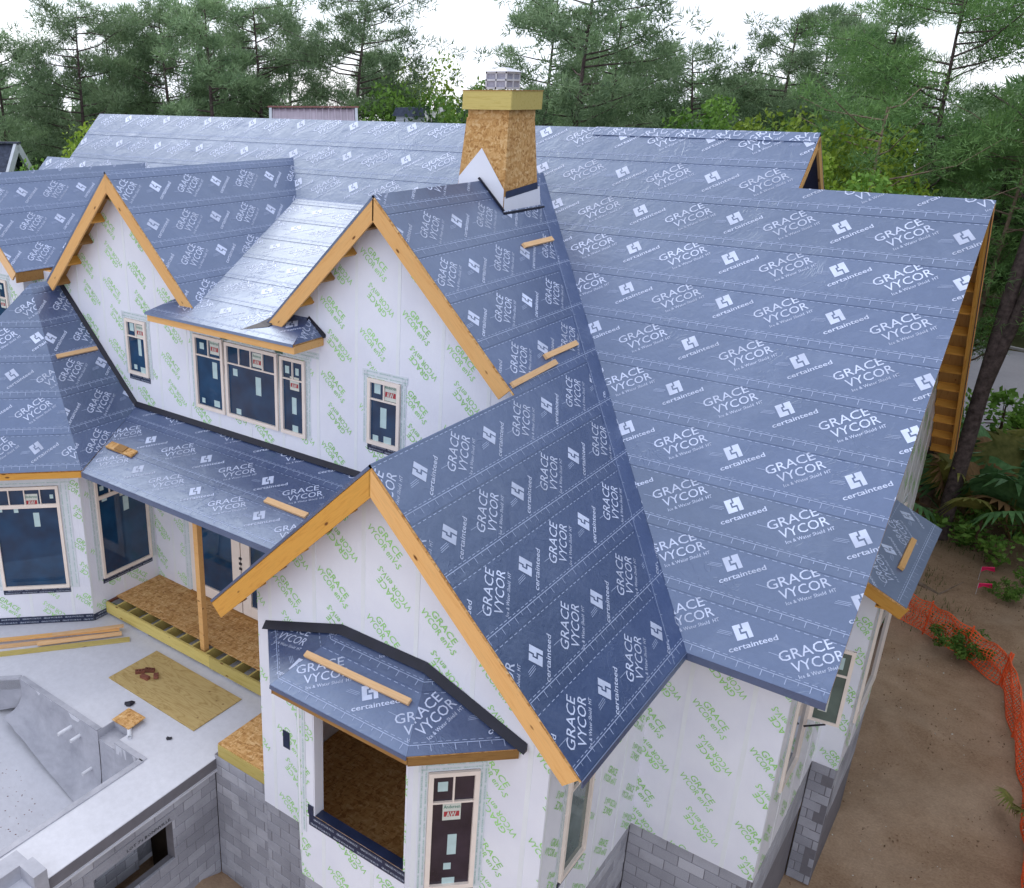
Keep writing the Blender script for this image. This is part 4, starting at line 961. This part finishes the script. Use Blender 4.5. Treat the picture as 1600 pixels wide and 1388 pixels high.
o = box('board_offcut', -.23, .23, -.20, .20, 0, .018, 'osb'); o.matrix_world = Matrix.Translation((-5.70, .26, PZ+.085)) @ Matrix.Rotation(.03, 4, 'Z') @ Matrix.Rotation(.04, 4, 'X'); tag(o, 'small square strand board offcut over the skimmer notch', 'board')
def rag(name, loc, r, mat, label, cat, seed):
    q = random.Random(seed); V = [(0, 0, r*.35)]; n = 9
    for i in range(n): a = 2*math.pi*i/n; k = r*q.uniform(.6, 1.1); V.append((k*math.cos(a), k*math.sin(a), q.uniform(0, r*.3)))
    for i in range(n): V.append((V[1+i][0]*.8, V[1+i][1]*.8, -.002))
    F = [(0, 1+i, 1+(i+1) % n) for i in range(n)]+[(1+i, 1+n+i, 1+n+(i+1) % n, 1+(i+1) % n) for i in range(n)]
    o = link(name, mesh(name, V, F), mat); o.location = loc; return tag(o, label, cat)
rag('black_rag', (-6.12, .62, PZ+.004), .11, 'black', 'crumpled black rag on the patio left of the plywood', 'rag', 3)
rag('felt_scrap', (-4.78, .42, PZ+.004), .06, 'black', 'small black scrap on the patio in front of the plywood', 'scrap', 5)
lum = [((-10.25, -1.02), (-7.86, 1.98), .02, .14, 'treated', 'greenish treated board lying nearest on the patio'), ((-9.75, .05), (-8.30, 1.86), .02, .11, 'pale', 'pale board at the bottom of the lumber pile'),
       ((-9.15, .62), (-8.12, 1.98), .06, .10, 'pale', 'short pale board crossing the lumber pile'), ((-10.0, -.02), (-8.24, 2.02), .10, .10, 'pine', 'pine board on top of the lumber pile'),
       ((-9.1, .95), (-8.22, 2.12), .14, .09, 'pale', 'topmost short board of the lumber pile'), ((-10.1, .05), (-8.45, 2.06), .02, .09, 'pine', 'board at the back of the lumber pile against the bay')]
for p0, p1, z, w, m_, lab in lum:
    tag(beam('lumber_board', (*p0, PZ+z+.002), (*p1, PZ+z+.002), w, .038, m_), lab, 'board', 'boards piled on the patio')
# debris in the pool and on the slab
V, T = [], []
for _ in range(420):
    if rnd.random() < .55: x, y = rnd.gauss(-5.3, .35), rnd.gauss(-1.55, .35); 
    else: x, y = rnd.uniform(-8, -4.8), rnd.uniform(-2.5, -1.1)
    if x > -4.75 or y > -1.0: continue
    z = -7.33-(x+9.3)/4.7*1.32+.02; s = rnd.uniform(.004, .018); k = len(V)
    V += [(x-s, y, z), (x+s, y+s*.3, z), (x, y+s, z+s*.4), (x, y-s, z+s*.5)]; T += [(k, k+1, k+2), (k, k+3, k+1), (k+2, k+1, k+3), (k, k+2, k+3)]
o = link('pool_debris', tri_mesh('pool_debris', V, T), 'clay'); tag(o, 'reddish crumbs and chips scattered on the pool floor', 'debris', kind='stuff')

# ------------------------------------------------------------------ orange safety fence
def fence_run(path, label, h=.95):
    root = empty('safety_fence', label, 'fence', (*path[0], ZG))
    pts = []
    for (a, b) in zip(path[:-1], path[1:]):
        m = max(2, int(math.hypot(b[0]-a[0], b[1]-a[1])/.09))
        pts += [(a[0]+(b[0]-a[0])*i/m, a[1]+(b[1]-a[1])*i/m) for i in range(m)]
    pts.append(path[-1]); n = len(pts); rows = 13; V, F = [], []
    sag = [.0 if i in (0, n-1) else .06*math.sin(i*.35)+.03*math.sin(i*.9) for i in range(n)]
    def strip(p, q, w):
        p, q = np.array(p), np.array(q); d = q-p; s = np.cross(d, (0.3, 1, .2)); s /= (np.linalg.norm(s)+1e-9); s *= w/2; u = np.cross(d, s); u /= (np.linalg.norm(u)+1e-9); u *= w/2
        k = len(V); V.extend([p+s, p+u, p-s, p-u, q+s, q+u, q-s, q-u]); F.extend([(k+i, k+(i+1) % 4, k+4+(i+1) % 4, k+4+i) for i in range(4)])
    P = [[(x+.05*math.sin(r*.8+i*.3), y+.04*math.cos(r+i*.4), ZG+.06+(h-.08+sag[i]*.9)*r/rows) for r in range(rows+1)] for i, (x, y) in enumerate(pts)]
    for i in range(n-1):
        for r in range(rows+1): strip(P[i][r], P[i+1][r], .040 if r in (0, rows) else .026)
    for i in range(n):
        for r in range(rows): strip(P[i][r], P[i][r+1], .022)
    link('net', mesh('net', V, F), 'orange', root)
    for x, y in path: beam('stake', (x, y, ZG-.1), (x+.05, y+.02, ZG+h+.05), .035, .035, 'orange', root)
    return root
fence_run([(3.6, 18.9), (4.9, 18.15), (5.9, 17.4), (6.75, 16.6)], 'orange safety net fence running back from its corner stake to the side wall')
fence_run([(6.80, 16.55), (7.2, 14.6), (7.55, 12.6), (7.75, 10.2), (7.85, 8.2), (7.9, 5.0)], 'orange safety net fence along the right edge nearer the camera')

# ------------------------------------------------------------------ vegetation
class Geo:
    def __init__(s): s.V, s.T, s.k = [], [], 0
    def add(s, v, t): s.V.append(np.asarray(v, np.float32)); s.T.append(np.asarray(t, np.int32)+s.k); s.k += len(v)
    def tube(s, pts, rad, n=6):
        pts = np.array(pts, float); m = len(pts); V = []
        for i in range(m):
            d = pts[min(i+1, m-1)]-pts[max(i-1, 0)]; d /= np.linalg.norm(d)+1e-9
            a = np.cross(d, (0, 0, 1.)) if abs(d[2]) < .9 else np.cross(d, (1., 0, 0)); a /= np.linalg.norm(a); b = np.cross(d, a)
            for k in range(n): th = 2*math.pi*k/n; V.append(pts[i]+rad[i]*(a*math.cos(th)+b*math.sin(th)))
        T = []
        for i in range(m-1):
            for k in range(n): p, q = i*n+k, i*n+(k+1) % n; T += [(p, q, q+n), (p, q+n, p+n)]
        s.add(V, T)
    def mesh(s, name, mat):
        me = tri_mesh(name, np.vstack(s.V), np.vstack(s.T)); me.materials.append(M(mat)); return me
def needles(centers, rad, per, length, width, g, rs, flat=.7, upb=.35):
    c = np.repeat(centers, per, 0); r = np.repeat(rad, per); n = len(c)
    d = rs.normal(size=(n, 3)); d /= np.linalg.norm(d, axis=1)[:, None]
    pos = c + d*(r*rs.uniform(.15, 1, n)**.6)[:, None]*np.array([1, 1, flat])
    dr = d*.8+rs.normal(size=(n, 3))*.5; dr[:, 2] += upb; dr /= np.linalg.norm(dr, axis=1)[:, None]
    s = np.cross(dr, rs.normal(size=(n, 3))); s /= np.linalg.norm(s, axis=1)[:, None]
    L = length*rs.uniform(.7, 1.2, n)[:, None]; w = width*rs.uniform(.7, 1.3, n)[:, None]
    V = np.stack([pos-s*w, pos+s*w, pos+dr*L], 1).reshape(-1, 3); g.add(V, np.arange(3*n).reshape(-1, 3))
def leaves(centers, rad, per, size, g, rs, flat=.85):
    c = np.repeat(centers, per, 0); r = np.repeat(rad, per); n = len(c)
    d = rs.normal(size=(n, 3)); d /= np.linalg.norm(d, axis=1)[:, None]; pos = c+d*(r*rs.uniform(.2, 1, n)**.5)[:, None]*np.array([1, 1, flat])
    a = rs.normal(size=(n, 3)); a /= np.linalg.norm(a, axis=1)[:, None]; b = np.cross(a, rs.normal(size=(n, 3))); b /= np.linalg.norm(b, axis=1)[:, None]
    S = size*rs.uniform(.6, 1.3, n)[:, None]
    V = np.stack([pos-a*S, pos+b*S*.55, pos+a*S, pos-b*S*.55], 1).reshape(-1, 3); i = np.arange(n)*4
    g.add(V, np.concatenate([np.stack([i, i+1, i+2], 1), np.stack([i, i+2, i+3], 1)]))
def pine_geo(seed, H, spread, bare=.45, nl=30, per=34, length=.30, width=.020, crad=.42, flat=.6):
    rs = np.random.default_rng(seed); tr, cr = Geo(), Geo(); r0 = .012*H+.02
    bx, by = rs.normal(0, .02*H, 2); tp = [(bx*(t**2), by*(t**2), H*t) for t in np.linspace(0, 1, 9)]
    tr.tube(tp, [r0*(1-.88*t) for t in np.linspace(0, 1, 9)], 8); C, Rd = [], []
    for i in range(nl):
        t = bare+(1-bare)*((i+rs.uniform())/nl); az = rs.uniform(0, 2*math.pi)
        prof = math.sin(math.pi*min(1, ((1-t)/(1-bare))*.80+.16)); L = spread*(.30+.75*prof)*rs.uniform(.65, 1.2)
        base = np.array([bx*t*t, by*t*t, H*t]); up = rs.uniform(.05, .5)
        dirv = np.array([math.cos(az), math.sin(az), 0]); pts = [base+dirv*L*u+np.array([0, 0, L*up*u*(.4+.7*u)]) for u in (0, .3, .65, 1)]
        pts[2] = pts[2]+rs.normal(0, .05*L, 3); r = max(.018, r0*.34*(1-t*.6)); tr.tube(pts, [r, r*.75, r*.5, r*.2], 5)
        for u in rs.uniform(.45, 1.05, int(3+L*2.9)):
            p = base+dirv*L*u+np.array([0, 0, L*up*u*(.4+.7*u)])+rs.normal(0, .13*L, 3)*np.array([1, 1, .55]); C.append(p); Rd.append(crad*rs.uniform(.6, 1.15))
    C.append(np.array([bx, by, H])); Rd.append(crad)
    needles(np.array(C), np.array(Rd), per, length, width, cr, rs, flat); return tr, cr
def broad_geo(seed, H, spread, n=70, per=80, size=.16, low=.2, crad=.75):
    rs = np.random.default_rng(seed); tr, cr = Geo(), Geo(); r0 = .014*H+.02
    tr.tube([(0, 0, 0), (.05*H*rs.normal()*.3, 0, H*.35), (0, .04*H*rs.normal()*.3, H*.7)], [r0, r0*.7, r0*.3], 7); C, Rd = [], []
    for i in range(n):
        d = rs.normal(size=3); d /= np.linalg.norm(d); k = rs.uniform(.35, 1)**.5
        lob = 1+.28*math.sin(3.1*d[0]+seed)+.2*math.sin(4.3*d[1]+2*seed)
        c = np.array([d[0]*spread*k*lob, d[1]*spread*k*lob, H*(low+1)/2+d[2]*H*(1-low)/2*k*(.85+.15*lob)]); C.append(c); Rd.append(crad*rs.uniform(.55, 1.2))
        if i % 4 == 0: tr.tube([(0, 0, H*rs.uniform(.2, .55)), c*np.array([.5, .5, .9]), c], [r0*.35, r0*.2, .012], 4)
    leaves(np.array(C), np.array(Rd), per, size, cr, rs); return tr, cr
VAR = {}
def variant(key, fn, tm, cm):
    if key not in VAR:
        tr, cr = fn(); VAR[key] = (tr.mesh('trunk', tm), cr.mesh('crown', cm))
    return VAR[key]
def tree(name, key, x, y, h, base_h, label, cat='tree', group=None, wide=1.0, rot=None, zoff=0):
    tm, cm = VAR[key]; s = h/base_h
    e = empty(name, label, cat, (x, y, ZG+zoff), group); e.matrix_world = Matrix.Translation((x, y, ZG+zoff)) @ Matrix.Rotation(rnd.uniform(0, 6.28) if rot is None else rot, 4, 'Z') @ Matrix.Diagonal((s*wide, s*wide, s, 1))
    for nm, me in (('trunk', tm), ('crown', cm)):
        o = bpy.data.objects.new(nm, me); COL.objects.link(o); o.parent = e
    return e
for i, (sd, sp, ba) in enumerate(((1, 2.3, .45), (2, 1.9, .5), (3, 3.0, .48), (4, 1.8, .52), (5, 2.2, .40))): variant(('p', i), lambda: pine_geo(sd, 17, sp, ba, 44, 50), 'barkp', 'needle')
variant(('n', 0), lambda: pine_geo(21, 16, 3.2, .42, 46, 90, .24, .012, .48), 'barkp', 'needle2'); variant(('n', 1), lambda: pine_geo(22, 12, 2.7, .42, 40, 34, .24, .011, .36), 'twig', 'needle2')
for i, (sd, sp) in enumerate(((31, 2.6), (32, 3.1), (33, 2.3))): variant(('b', i), lambda: broad_geo(sd, 10, sp, 90, 170, .085), 'bark', 'leaf'); variant(('y', i), lambda: broad_geo(sd+10, 10, sp, 90, 170, .08), 'bark', 'leafy')
variant(('d', 0), lambda: broad_geo(51, 9, 2.4, 80, 130, .09), 'bark', 'leafd')
variant(('s', 0), lambda: broad_geo(61, 1.4, 1.0, 26, 60, .07, .05, .30), 'bark', 'leaf')
PX = [(-34.9, 17.1, 16.1, 0, 'pine cut by the left frame edge'), (-31.4, 18.8, 17.0, 2, 'open spreading pine, second from the left edge'), (-35.3, 23.7, 17.8, 1, 'pine behind the left end of the high ridge, third from the left edge'),
      (-32.0, 23.0, 17.4, 3, 'slender pine, fourth from the left edge'), (-28.8, 22.2, 17.4, 4, 'bushy pine, fifth from the left edge'), (-32.5, 27.0, 17.9, 0, 'pine behind the thick dark trunk left of centre'),
      (-24.6, 20.8, 17.6, 3, 'pine with a thick dark straight trunk left of centre'), (-29.5, 27.3, 17.4, 1, 'pine just right of the thick dark trunk'), (-25.8, 25.3, 17.5, 2, 'pine above the left end of the metal-roofed house'),
      (-27.6, 29.1, 17.6, 4, 'pine above the middle of the metal-roofed house'), (-20.6, 24.6, 17.6, 2, 'broad tall pine above the right end of the metal-roofed house'), (-22.9, 29.1, 16.4, 1, 'lower pine right of the broad tall pine'),
      (-27.4, 37.0, 15.9, 3, 'distant small pine left of the gap of open sky'), (-15.4, 32.8, 17.9, 4, 'left of the twin pines behind the chimney'), (-10.7, 26.2, 18.6, 2, 'tallest pine, right behind the chimney'),
      (-11.8, 32.3, 16.9, 0, 'pine right of the tallest pine'), (-11.9, 36.6, 16.0, 1, 'pine sloping down to the right of the tallest pine'), (-8.0, 33.8, 15.6, 2, 'round-topped pine standing apart in the right half'),
      (-5.4, 34.6, 16.7, 0, 'pine above the right end of the high ridge'), (-5.5, 40.8, 16.9, 3, 'pine behind the one above the right end of the high ridge'), (-3.5, 37.1, 17.1, 4, 'pine left of the dark trees on the right'), (-1.2, 31.5, 16.8, 1, 'pine with a lone top sprig at the right')]
for x, y, h, v, lab in PX: tree('pine_tree', ('p', v), x, y, h-.5, 17, lab, group='pines behind the house')
for x, y, h, v, lab, w in ((1.6, 27.0, 16.4, 0, 'dark pine mass at the upper right', 1.0), (3.2, 29.6, 17.4, 0, 'dark nearest pine in the upper right corner', 1.05), (7.6, 31.5, 17.2, 0, 'dark pine cut by the right frame edge', 1.0), (.9, 21.0, 13.2, 1, 'young bare-limbed pine beyond the right ridge end', 1.0),
                       (3.6, 27.0, 12.8, 1, 'twiggy pine with dead branches at the right edge', 1.0)):
    tree('pine_tree', ('n', v), x, y, h, 16 if v == 0 else 12, lab, group='pines at the right', wide=w)
BX = [(-22.5, 13.3, 12.2, 'y', 0, 'yellow-green tree at the left end of the high ridge'), (-21.6, 15.4, 12.5, 'y', 1, 'second yellow-green tree behind the left end of the high ridge'), (-20.5, 16.0, 11.9, 'y', 2, 'low yellow-green treetop just showing over the high ridge'),
      (-22.8, 15.0, 11.9, 'y', 2, 'sapling-like light tree left of the high ridge'), (-22.8, 10.2, 11.0, 'b', 0, 'green bush-like tree right of the dark shingled roof'), (-25.5, 14.5, 11.6, 'b', 1, 'green tree behind the light sapling'), (-21.6, 9.2, 10.0, 'y', 1, 'light bush at the corner of the dark shingled roof'),
      (-22.8, 35.4, 15.5, 'y', 1, 'tall light green tree in the gap left of the chimney'), (-17.2, 24.7, 13.6, 'b', 0, 'mid green tree left of the chimney'), (-16.0, 27.9, 14.0, 'b', 2, 'green tree close left of the chimney cap'),
      (-4.6, 26.0, 13.1, 'b', 1, 'green tree below the round-topped pine'), (-2.0, 22.5, 12.8, 'y', 0, 'light tree behind the right end of the high ridge'), (-.2, 21.4, 12.6, 'y', 2, 'bright green tree right of the high ridge end'), (-.2, 31.0, 12.6, 'b', 0, 'green tree filling the gap above the lower ridge'),
      (-.6, 25.5, 12.7, 'y', 1, 'bright green tree above the lower ridge'), (-.9, 19.6, 12.1, 'y', 0, 'bright bushy tree tight behind the end of the high ridge'), (.7, 23.0, 12.5, 'y', 2, 'bright bushy tree behind the outer end of the lower ridge'), (1.1, 18.8, 11.5, 'y', 1, 'low bright treetop just showing over the lower ridge'), (-1.6, 28.5, 12.6, 'b', 2, 'green tree behind the right ridge corner'), (.6, 19.6, 11.4, 'b', 1, 'green bushy tree just behind the lower ridge')]
for x, y, h, k, v, lab in BX: tree('broadleaf_tree', (k, v), x, y, h, 10, lab, group='broadleaf trees round the house', wide=.85)
mg = tree('magnolia_tree', ('d', 0), -12.9, 21.3, 13.2, 9, 'dark glossy tree with white blossoms beside the chimney', wide=.7)
g_ = Geo(); rs = np.random.default_rng(5); d = rs.normal(size=(90, 3)); d /= np.linalg.norm(d, axis=1)[:, None]; d[:, 1] = -abs(d[:, 1])
leaves(d*np.array([2.5, 2.5, 3.6])+np.array([0, 0, 5.4]), np.full(90, .1), 4, .10, g_, rs); o = bpy.data.objects.new('blossom', g_.mesh('blossom', 'bloom')); COL.objects.link(o); o.parent = mg
# leaning trunk beside the right gable
t = empty('pine_tree', 'leaning pine trunk close behind the right gable end', 'tree', (4.35, 25.0, ZG), 'pines at the right'); g_ = Geo()
g_.tube([(0, 0, 0), (.06, .1, 4), (.14, .2, 8), (.35, .4, 12), (.7, .5, 16)], [.25, .23, .20, .17, .10], 10)
g_.tube([(.08, .1, 5), (.45, .1, 7.5), (.75, .0, 10.5), (1.5, -.2, 14)], [.20, .16, .12, .06], 8)
for z, dx, dy in ((9, 1.2, -.6), (10.2, -1.0, .2), (11.0, 1.4, .5), (12.2, -1.3, -.5), (8.2, .9, .3)): g_.tube([(.5, .6, z), (.5+dx*.5, .6+dy, z+.3), (.5+dx, .6+dy*1.6, z+.9)], [.05, .035, .012], 5)
o = bpy.data.objects.new('trunk', g_.mesh('trunk', 'barkp')); COL.objects.link(o); o.parent = t
g_ = Geo(); rs = np.random.default_rng(9); C = np.array([(.9+rs.normal()*1.3, .6+rs.normal()*1.2, 14.2+rs.normal()*1.6) for _ in range(60)]); needles(C, np.full(60, .5), 50, .38, .024, g_, rs)
o = bpy.data.objects.new('crown', g_.mesh('crown', 'needle2')); COL.objects.link(o); o.parent = t
# far woodland and undergrowth, one mass each
def mass(name, label, spots, kinds, mats):
    rs = np.random.default_rng(77)
    for mat, sel in mats.items():
        pass
def woodland():
    rs = np.random.default_rng(77); g1, g2 = Geo(), Geo()
    src = [pine_geo(90+i, 15, 3.6, .25, 20, 22, .8, .075, .9)[1] for i in range(3)]; bsrc = [broad_geo(95+i, 9, 3.4, 40, 42, .34, .05, 1.1)[1] for i in range(3)]
    def place(g, s, x, y, h, b):
        V = np.vstack(s.V)*np.array([h/b, h/b, h/b]); a = rs.uniform(0, 6.28); c, q = math.cos(a), math.sin(a); V = V@np.array([[c, q, 0], [-q, c, 0], [0, 0, 1]])+np.array([x, y, ZG]); g.add(V, np.vstack(s.T))
    for i in range(120):
        az = rs.uniform(-.20, 1.20); D = rs.uniform(52, 95); x, y = 6-math.sin(az)*D, -7.9+math.cos(az)*D
        if 0 < x < 10 and y < 60: continue
        if rs.uniform() < .55: place(g1, src[i % 3], x, y, rs.uniform(10, 14.0), 15)
        else: place(g2, bsrc[i % 3], x, y, rs.uniform(8, 12.3), 9)
    for i in range(75):
        az = rs.uniform(-.12, 1.16); D = rs.uniform(38, 52); x, y = 6-math.sin(az)*D, -7.9+math.cos(az)*D
        if x > -.5: continue
        if any(abs(math.atan2(6-nx, ny+7.9)-az) < .075 for nx, ny in ((-25.2, 29.0), (-19.3, 28.3), (-22, 28.5), (-30, 11))): continue
        place(g2, bsrc[i % 3], x, y, rs.uniform(6.5, 11.2), 9)
    for i in range(34):  # unseen pines off to the right, set tall to darken the roof's reflection
        place(g1, src[i % 3], rs.uniform(15, 28), rs.uniform(0, 40), rs.uniform(17, 21), 15)
    o = link('far_woodland', g1.mesh('far_woodland', 'needle')); tag(o, 'far pine woodland closing the horizon behind the garden trees, with unseen pines added at the right', 'woodland', kind='stuff')
    o = link('undergrowth', g2.mesh('undergrowth', 'leafd2')); tag(o, 'dark broadleaf undergrowth between the tree trunks', 'undergrowth', kind='stuff')
MK['leafd2'] = lambda: m_foliage('undergrowth_leaves', (.05, .11, .035), (.17, .29, .08))
woodland()
# palmettos and shrubs on the right
def palm(x, y, n, seed, label, R=1.5, dry=3):
    rs = np.random.default_rng(seed); e = empty('palmetto', label, 'palm', (x, y, ZG), 'palmettos at the right')
    for i in range(n):
        az = rs.uniform(0, 6.28); el = rs.uniform(.25, 1.2); L = R*rs.uniform(.7, 1.15); d = np.array([math.cos(az)*math.cos(el), math.sin(az)*math.cos(el), math.sin(el)])
        base = np.zeros(3); tip = d*L; mid = tip*.5+np.array([0, 0, .12*L]); g = Geo(); g.tube([base, mid, tip], [.022, .017, .012], 5)
        side = np.cross(d, (0, 0, 1)); side /= np.linalg.norm(side); nrm = np.cross(side, d); m = 22; fl = R*rs.uniform(.55, .75)
        for k in range(m):
            a = (k/(m-1)-.5)*3.9; dr = d*math.cos(a)+side*math.sin(a); l = fl*(.75+.25*math.cos(a)); w = np.cross(dr, nrm); w = w/np.linalg.norm(w)*.042*R
            droop = np.array([0, 0, -.42*l*rs.uniform(.5, 1.3)]); p1 = tip+dr*l*.55+np.array([0, 0, .04]); p2 = tip+dr*l+droop
            g.add([tip, p1-w, p1+w+nrm*.015, p2], [(0, 1, 2), (1, 3, 2)])
        mt = 'frondd' if i < dry else ('frondy' if rs.uniform() < .25 else 'frond')
        o = bpy.data.objects.new('frond', g.mesh('frond', mt)); COL.objects.link(o); o.parent = e
    return e
palm(4.75, 26.0, 16, 1, 'palmetto nearest the side wall, below the end of the rafters', 2.2); palm(6.2, 26.2, 18, 2, 'large palmetto with dry drooping fronds in the middle of the group', 2.6, 6)
palm(5.9, 30.0, 14, 3, 'palmetto behind the group, next to the road', 2.2); palm(7.4, 29.0, 14, 4, 'blue-green palmetto cut by the right frame edge', 2.4); palm(7.85, 11.6, 9, 5, 'small palmetto low at the right frame edge by the fence', .7, 1)
for x, y, h, lab, w in ((5.35, 24.6, 1.8, 'bright leafy shrub in front of the palmettos', 1.3), (4.9, 34.2, 3.2, 'green shrub at the road edge behind the palmettos', 1.0), (6.9, 37.0, 1.9, 'rounded hedge beside the kerb at the right edge', 1.5), (5.85, 17.55, .85, 'yellowish weed clump behind the safety net', 1.2),
                        (7.2, 22.8, .9, 'low weed right of the pink flags', 1.0), (6.4, 21.6, .7, 'small weed clump beyond the safety net', 1.0)):
    tree('shrub', ('s', 0), x, y, h, 1.4, lab, 'shrub', 'shrubs at the right', wide=w)
# pink survey flags, fallen log, stones
def flag(x, y, label):
    e = empty('survey_flag', label, 'flag', (x, y, ZG), 'pink survey flags'); beam('flag_pole', (x, y, ZG), (x, y, ZG+.5), .01, .01, 'steel', e)
    V = [(x, y, ZG+.5), (x+.30, y+.05, ZG+.56), (x+.34, y+.12, ZG+.38), (x+.12, y+.02, ZG+.42), (x, y, ZG+.32), (x+.02, y-.03, ZG+.49), (x+.32, y+.03, ZG+.54)]
    link('ribbon', mesh('ribbon', V, [(0, 1, 2, 3, 4), (0, 5, 6, 1)]), 'pink', e)
flag(5.7, 22.4, 'larger pink ribbon flag in the soil beyond the net'); flag(5.75, 21.2, 'smaller pink ribbon flag nearer the net')
g_ = Geo(); g_.tube([(4.3, 21.0, ZG+.08), (4.8, 20.6, ZG+.10), (5.3, 20.3, ZG+.05)], [.08, .07, .03], 7); g_.tube([(4.9, 20.5, ZG+.1), (5.4, 21.2, ZG+.4)], [.03, .01], 5); o = link('fallen_branch', g_.mesh('fallen_branch', 'twig')); tag(o, 'bleached fallen branch behind the small shed roof', 'branch')
def scatter(name, label, cat, n, xr, yr, size, mat, lift, seed, upright=False, dens=None):
    rs = np.random.default_rng(seed); P = np.stack([rs.uniform(*xr, n), rs.uniform(*yr, n), np.full(n, ZG+lift)], 1)
    if dens: P = P[dens(P, rs)]
    n = len(P); g = Geo()
    if upright:
        a = rs.uniform(0, 6.28, n); d = np.stack([np.cos(a), np.sin(a), np.zeros(n)], 1)*.25*size; h = size*rs.uniform(.5, 1.3, n)[:, None]*np.array([0, 0, 1])
        s = np.stack([-np.sin(a), np.cos(a), np.zeros(n)], 1)*.012; g.add(np.stack([P-s, P+s, P+d+h], 1).reshape(-1, 3), np.arange(3*n).reshape(-1, 3))
    else: leaves(P, np.full(n, .02), 1, size, g, rs)
    o = link(name, g.mesh(name, mat)); return tag(o, label, cat, kind='stuff')
scatter('leaf_litter', 'brown leaf litter and chips scattered over the bare soil', 'litter', 6500, (3.4, 9.5), (6, 30), .026, 'litter', .07, 4, False, lambda P, rs: (np.sin(P[:, 0]*1.3+P[:, 1]*.6)+np.sin(P[:, 1]*1.9-P[:, 0])+rs.normal(0, .9, len(P))) > .2)
scatter('pale_chips', 'pale chips and scraps of rubbish on the bare soil', 'litter', 130, (4.6, 8), (6, 18), .022, 'sticker_w', .09, 6)
scatter('weeds', 'thin green weeds along the edge of the bare soil', 'weeds', 9000, (4.4, 11), (17, 36), .24, 'grass', .0, 5, True, lambda P, rs: (np.sin(P[:, 0]*1.7)+np.sin(P[:, 1]*1.1+P[:, 0])+rs.normal(0, .5, len(P))) > .75)

# ------------------------------------------------------------------ neighbouring houses
def neighbour(name, label, x0, x1, y, z_ridge, z_eave, depth, roofmat, wallmat, seams=0, axis=None):
    e = empty(name, label, 'house', ((x0[0]+x1[0])/2, (x0[1]+x1[1])/2, ZG))
    a, b = np.array([*x0, z_ridge]), np.array([*x1, z_ridge]); d = (b-a)/np.linalg.norm(b-a); s = np.array([d[1], -d[0], 0])
    for sg in (1, -1):
        lo = s*sg*depth+np.array([0, 0, z_eave-z_ridge]); V = [a, b, b+lo, a+lo]; V += [v-np.array([0, 0, .12]) for v in V]
        r = link('roof', mesh('roof', V, [(0, 1, 2, 3), (7, 6, 5, 4), (0, 4, 5, 1), (1, 5, 6, 2), (2, 6, 7, 3), (3, 7, 4, 0)]), roofmat, e)
        L = np.linalg.norm(b-a)
        for i in range(seams):
            p = a+d*L*(i+.5)/seams; beam('seam_rib', p+[0, 0, .03], p+lo+[0, 0, .03], .05, .06, roofmat, r)
    beam('ridge_cap', a-d*.1+[0, 0, .04], b+d*.1+[0, 0, .04], .3, .05, 'ridgecap' if seams else roofmat, e)
    w = depth-.4; V = []
    for p in (a+d*.4, b-d*.4):
        for sg in (1, -1): V += [p+s*sg*w+[0, 0, ZG-z_ridge], p+s*sg*w+[0, 0, z_eave+.3-z_ridge]]
        V.append(p-[0, 0, .2])
    F = [(0, 1, 6, 5), (2, 7, 8, 3), (0, 2, 3, 4, 1), (5, 6, 9, 8, 7)]
    link('wall', mesh('wall', V, F), wallmat, e)
    for p, sg in ((a, 1), (a, -1), (b, 1), (b, -1)): beam('rake_board', p-[0, 0, .06], p+s*sg*depth+[0, 0, z_eave-z_ridge-.06], .1, .3, 'siding', e)
    return e
neighbour('neighbour_house', 'neighbour house with a standing-seam metal roof behind the high ridge', (-19.5, 18.9), (-17.1, 21.1), 0, 3.55, .8, 2.4, 'metalroof', 'siding', 14)
cx_, cy_ = -15.4, 22.3
n_ = empty('roof_cupola', 'small dark-capped white cupola behind the high ridge', 'cupola', (cx_, cy_, ZG))
box('cupola_body', cx_-.38, cx_+.38, cy_-.38, cy_+.38, ZG, 3.28, 'siding', n_); frustum('cupola_roof', cx_-.50, cx_+.50, cy_-.50, cy_+.50, 3.28, cx_-.40, cx_+.40, cy_-.40, cy_+.40, 3.58, 'shingle', n_)
for z in (2.95, 3.12): box('cupola_band', cx_-.40, cx_+.40, cy_-.40, cy_+.40, z, z+.04, 'siding', n_)
neighbour('neighbour_house', 'neighbour house with a dark shingled roof at the left edge', (-30.0, 6.4), (-23.7, 10.6), 0, 2.4, -1.2, 3.6, 'shingle', 'siding', 0)
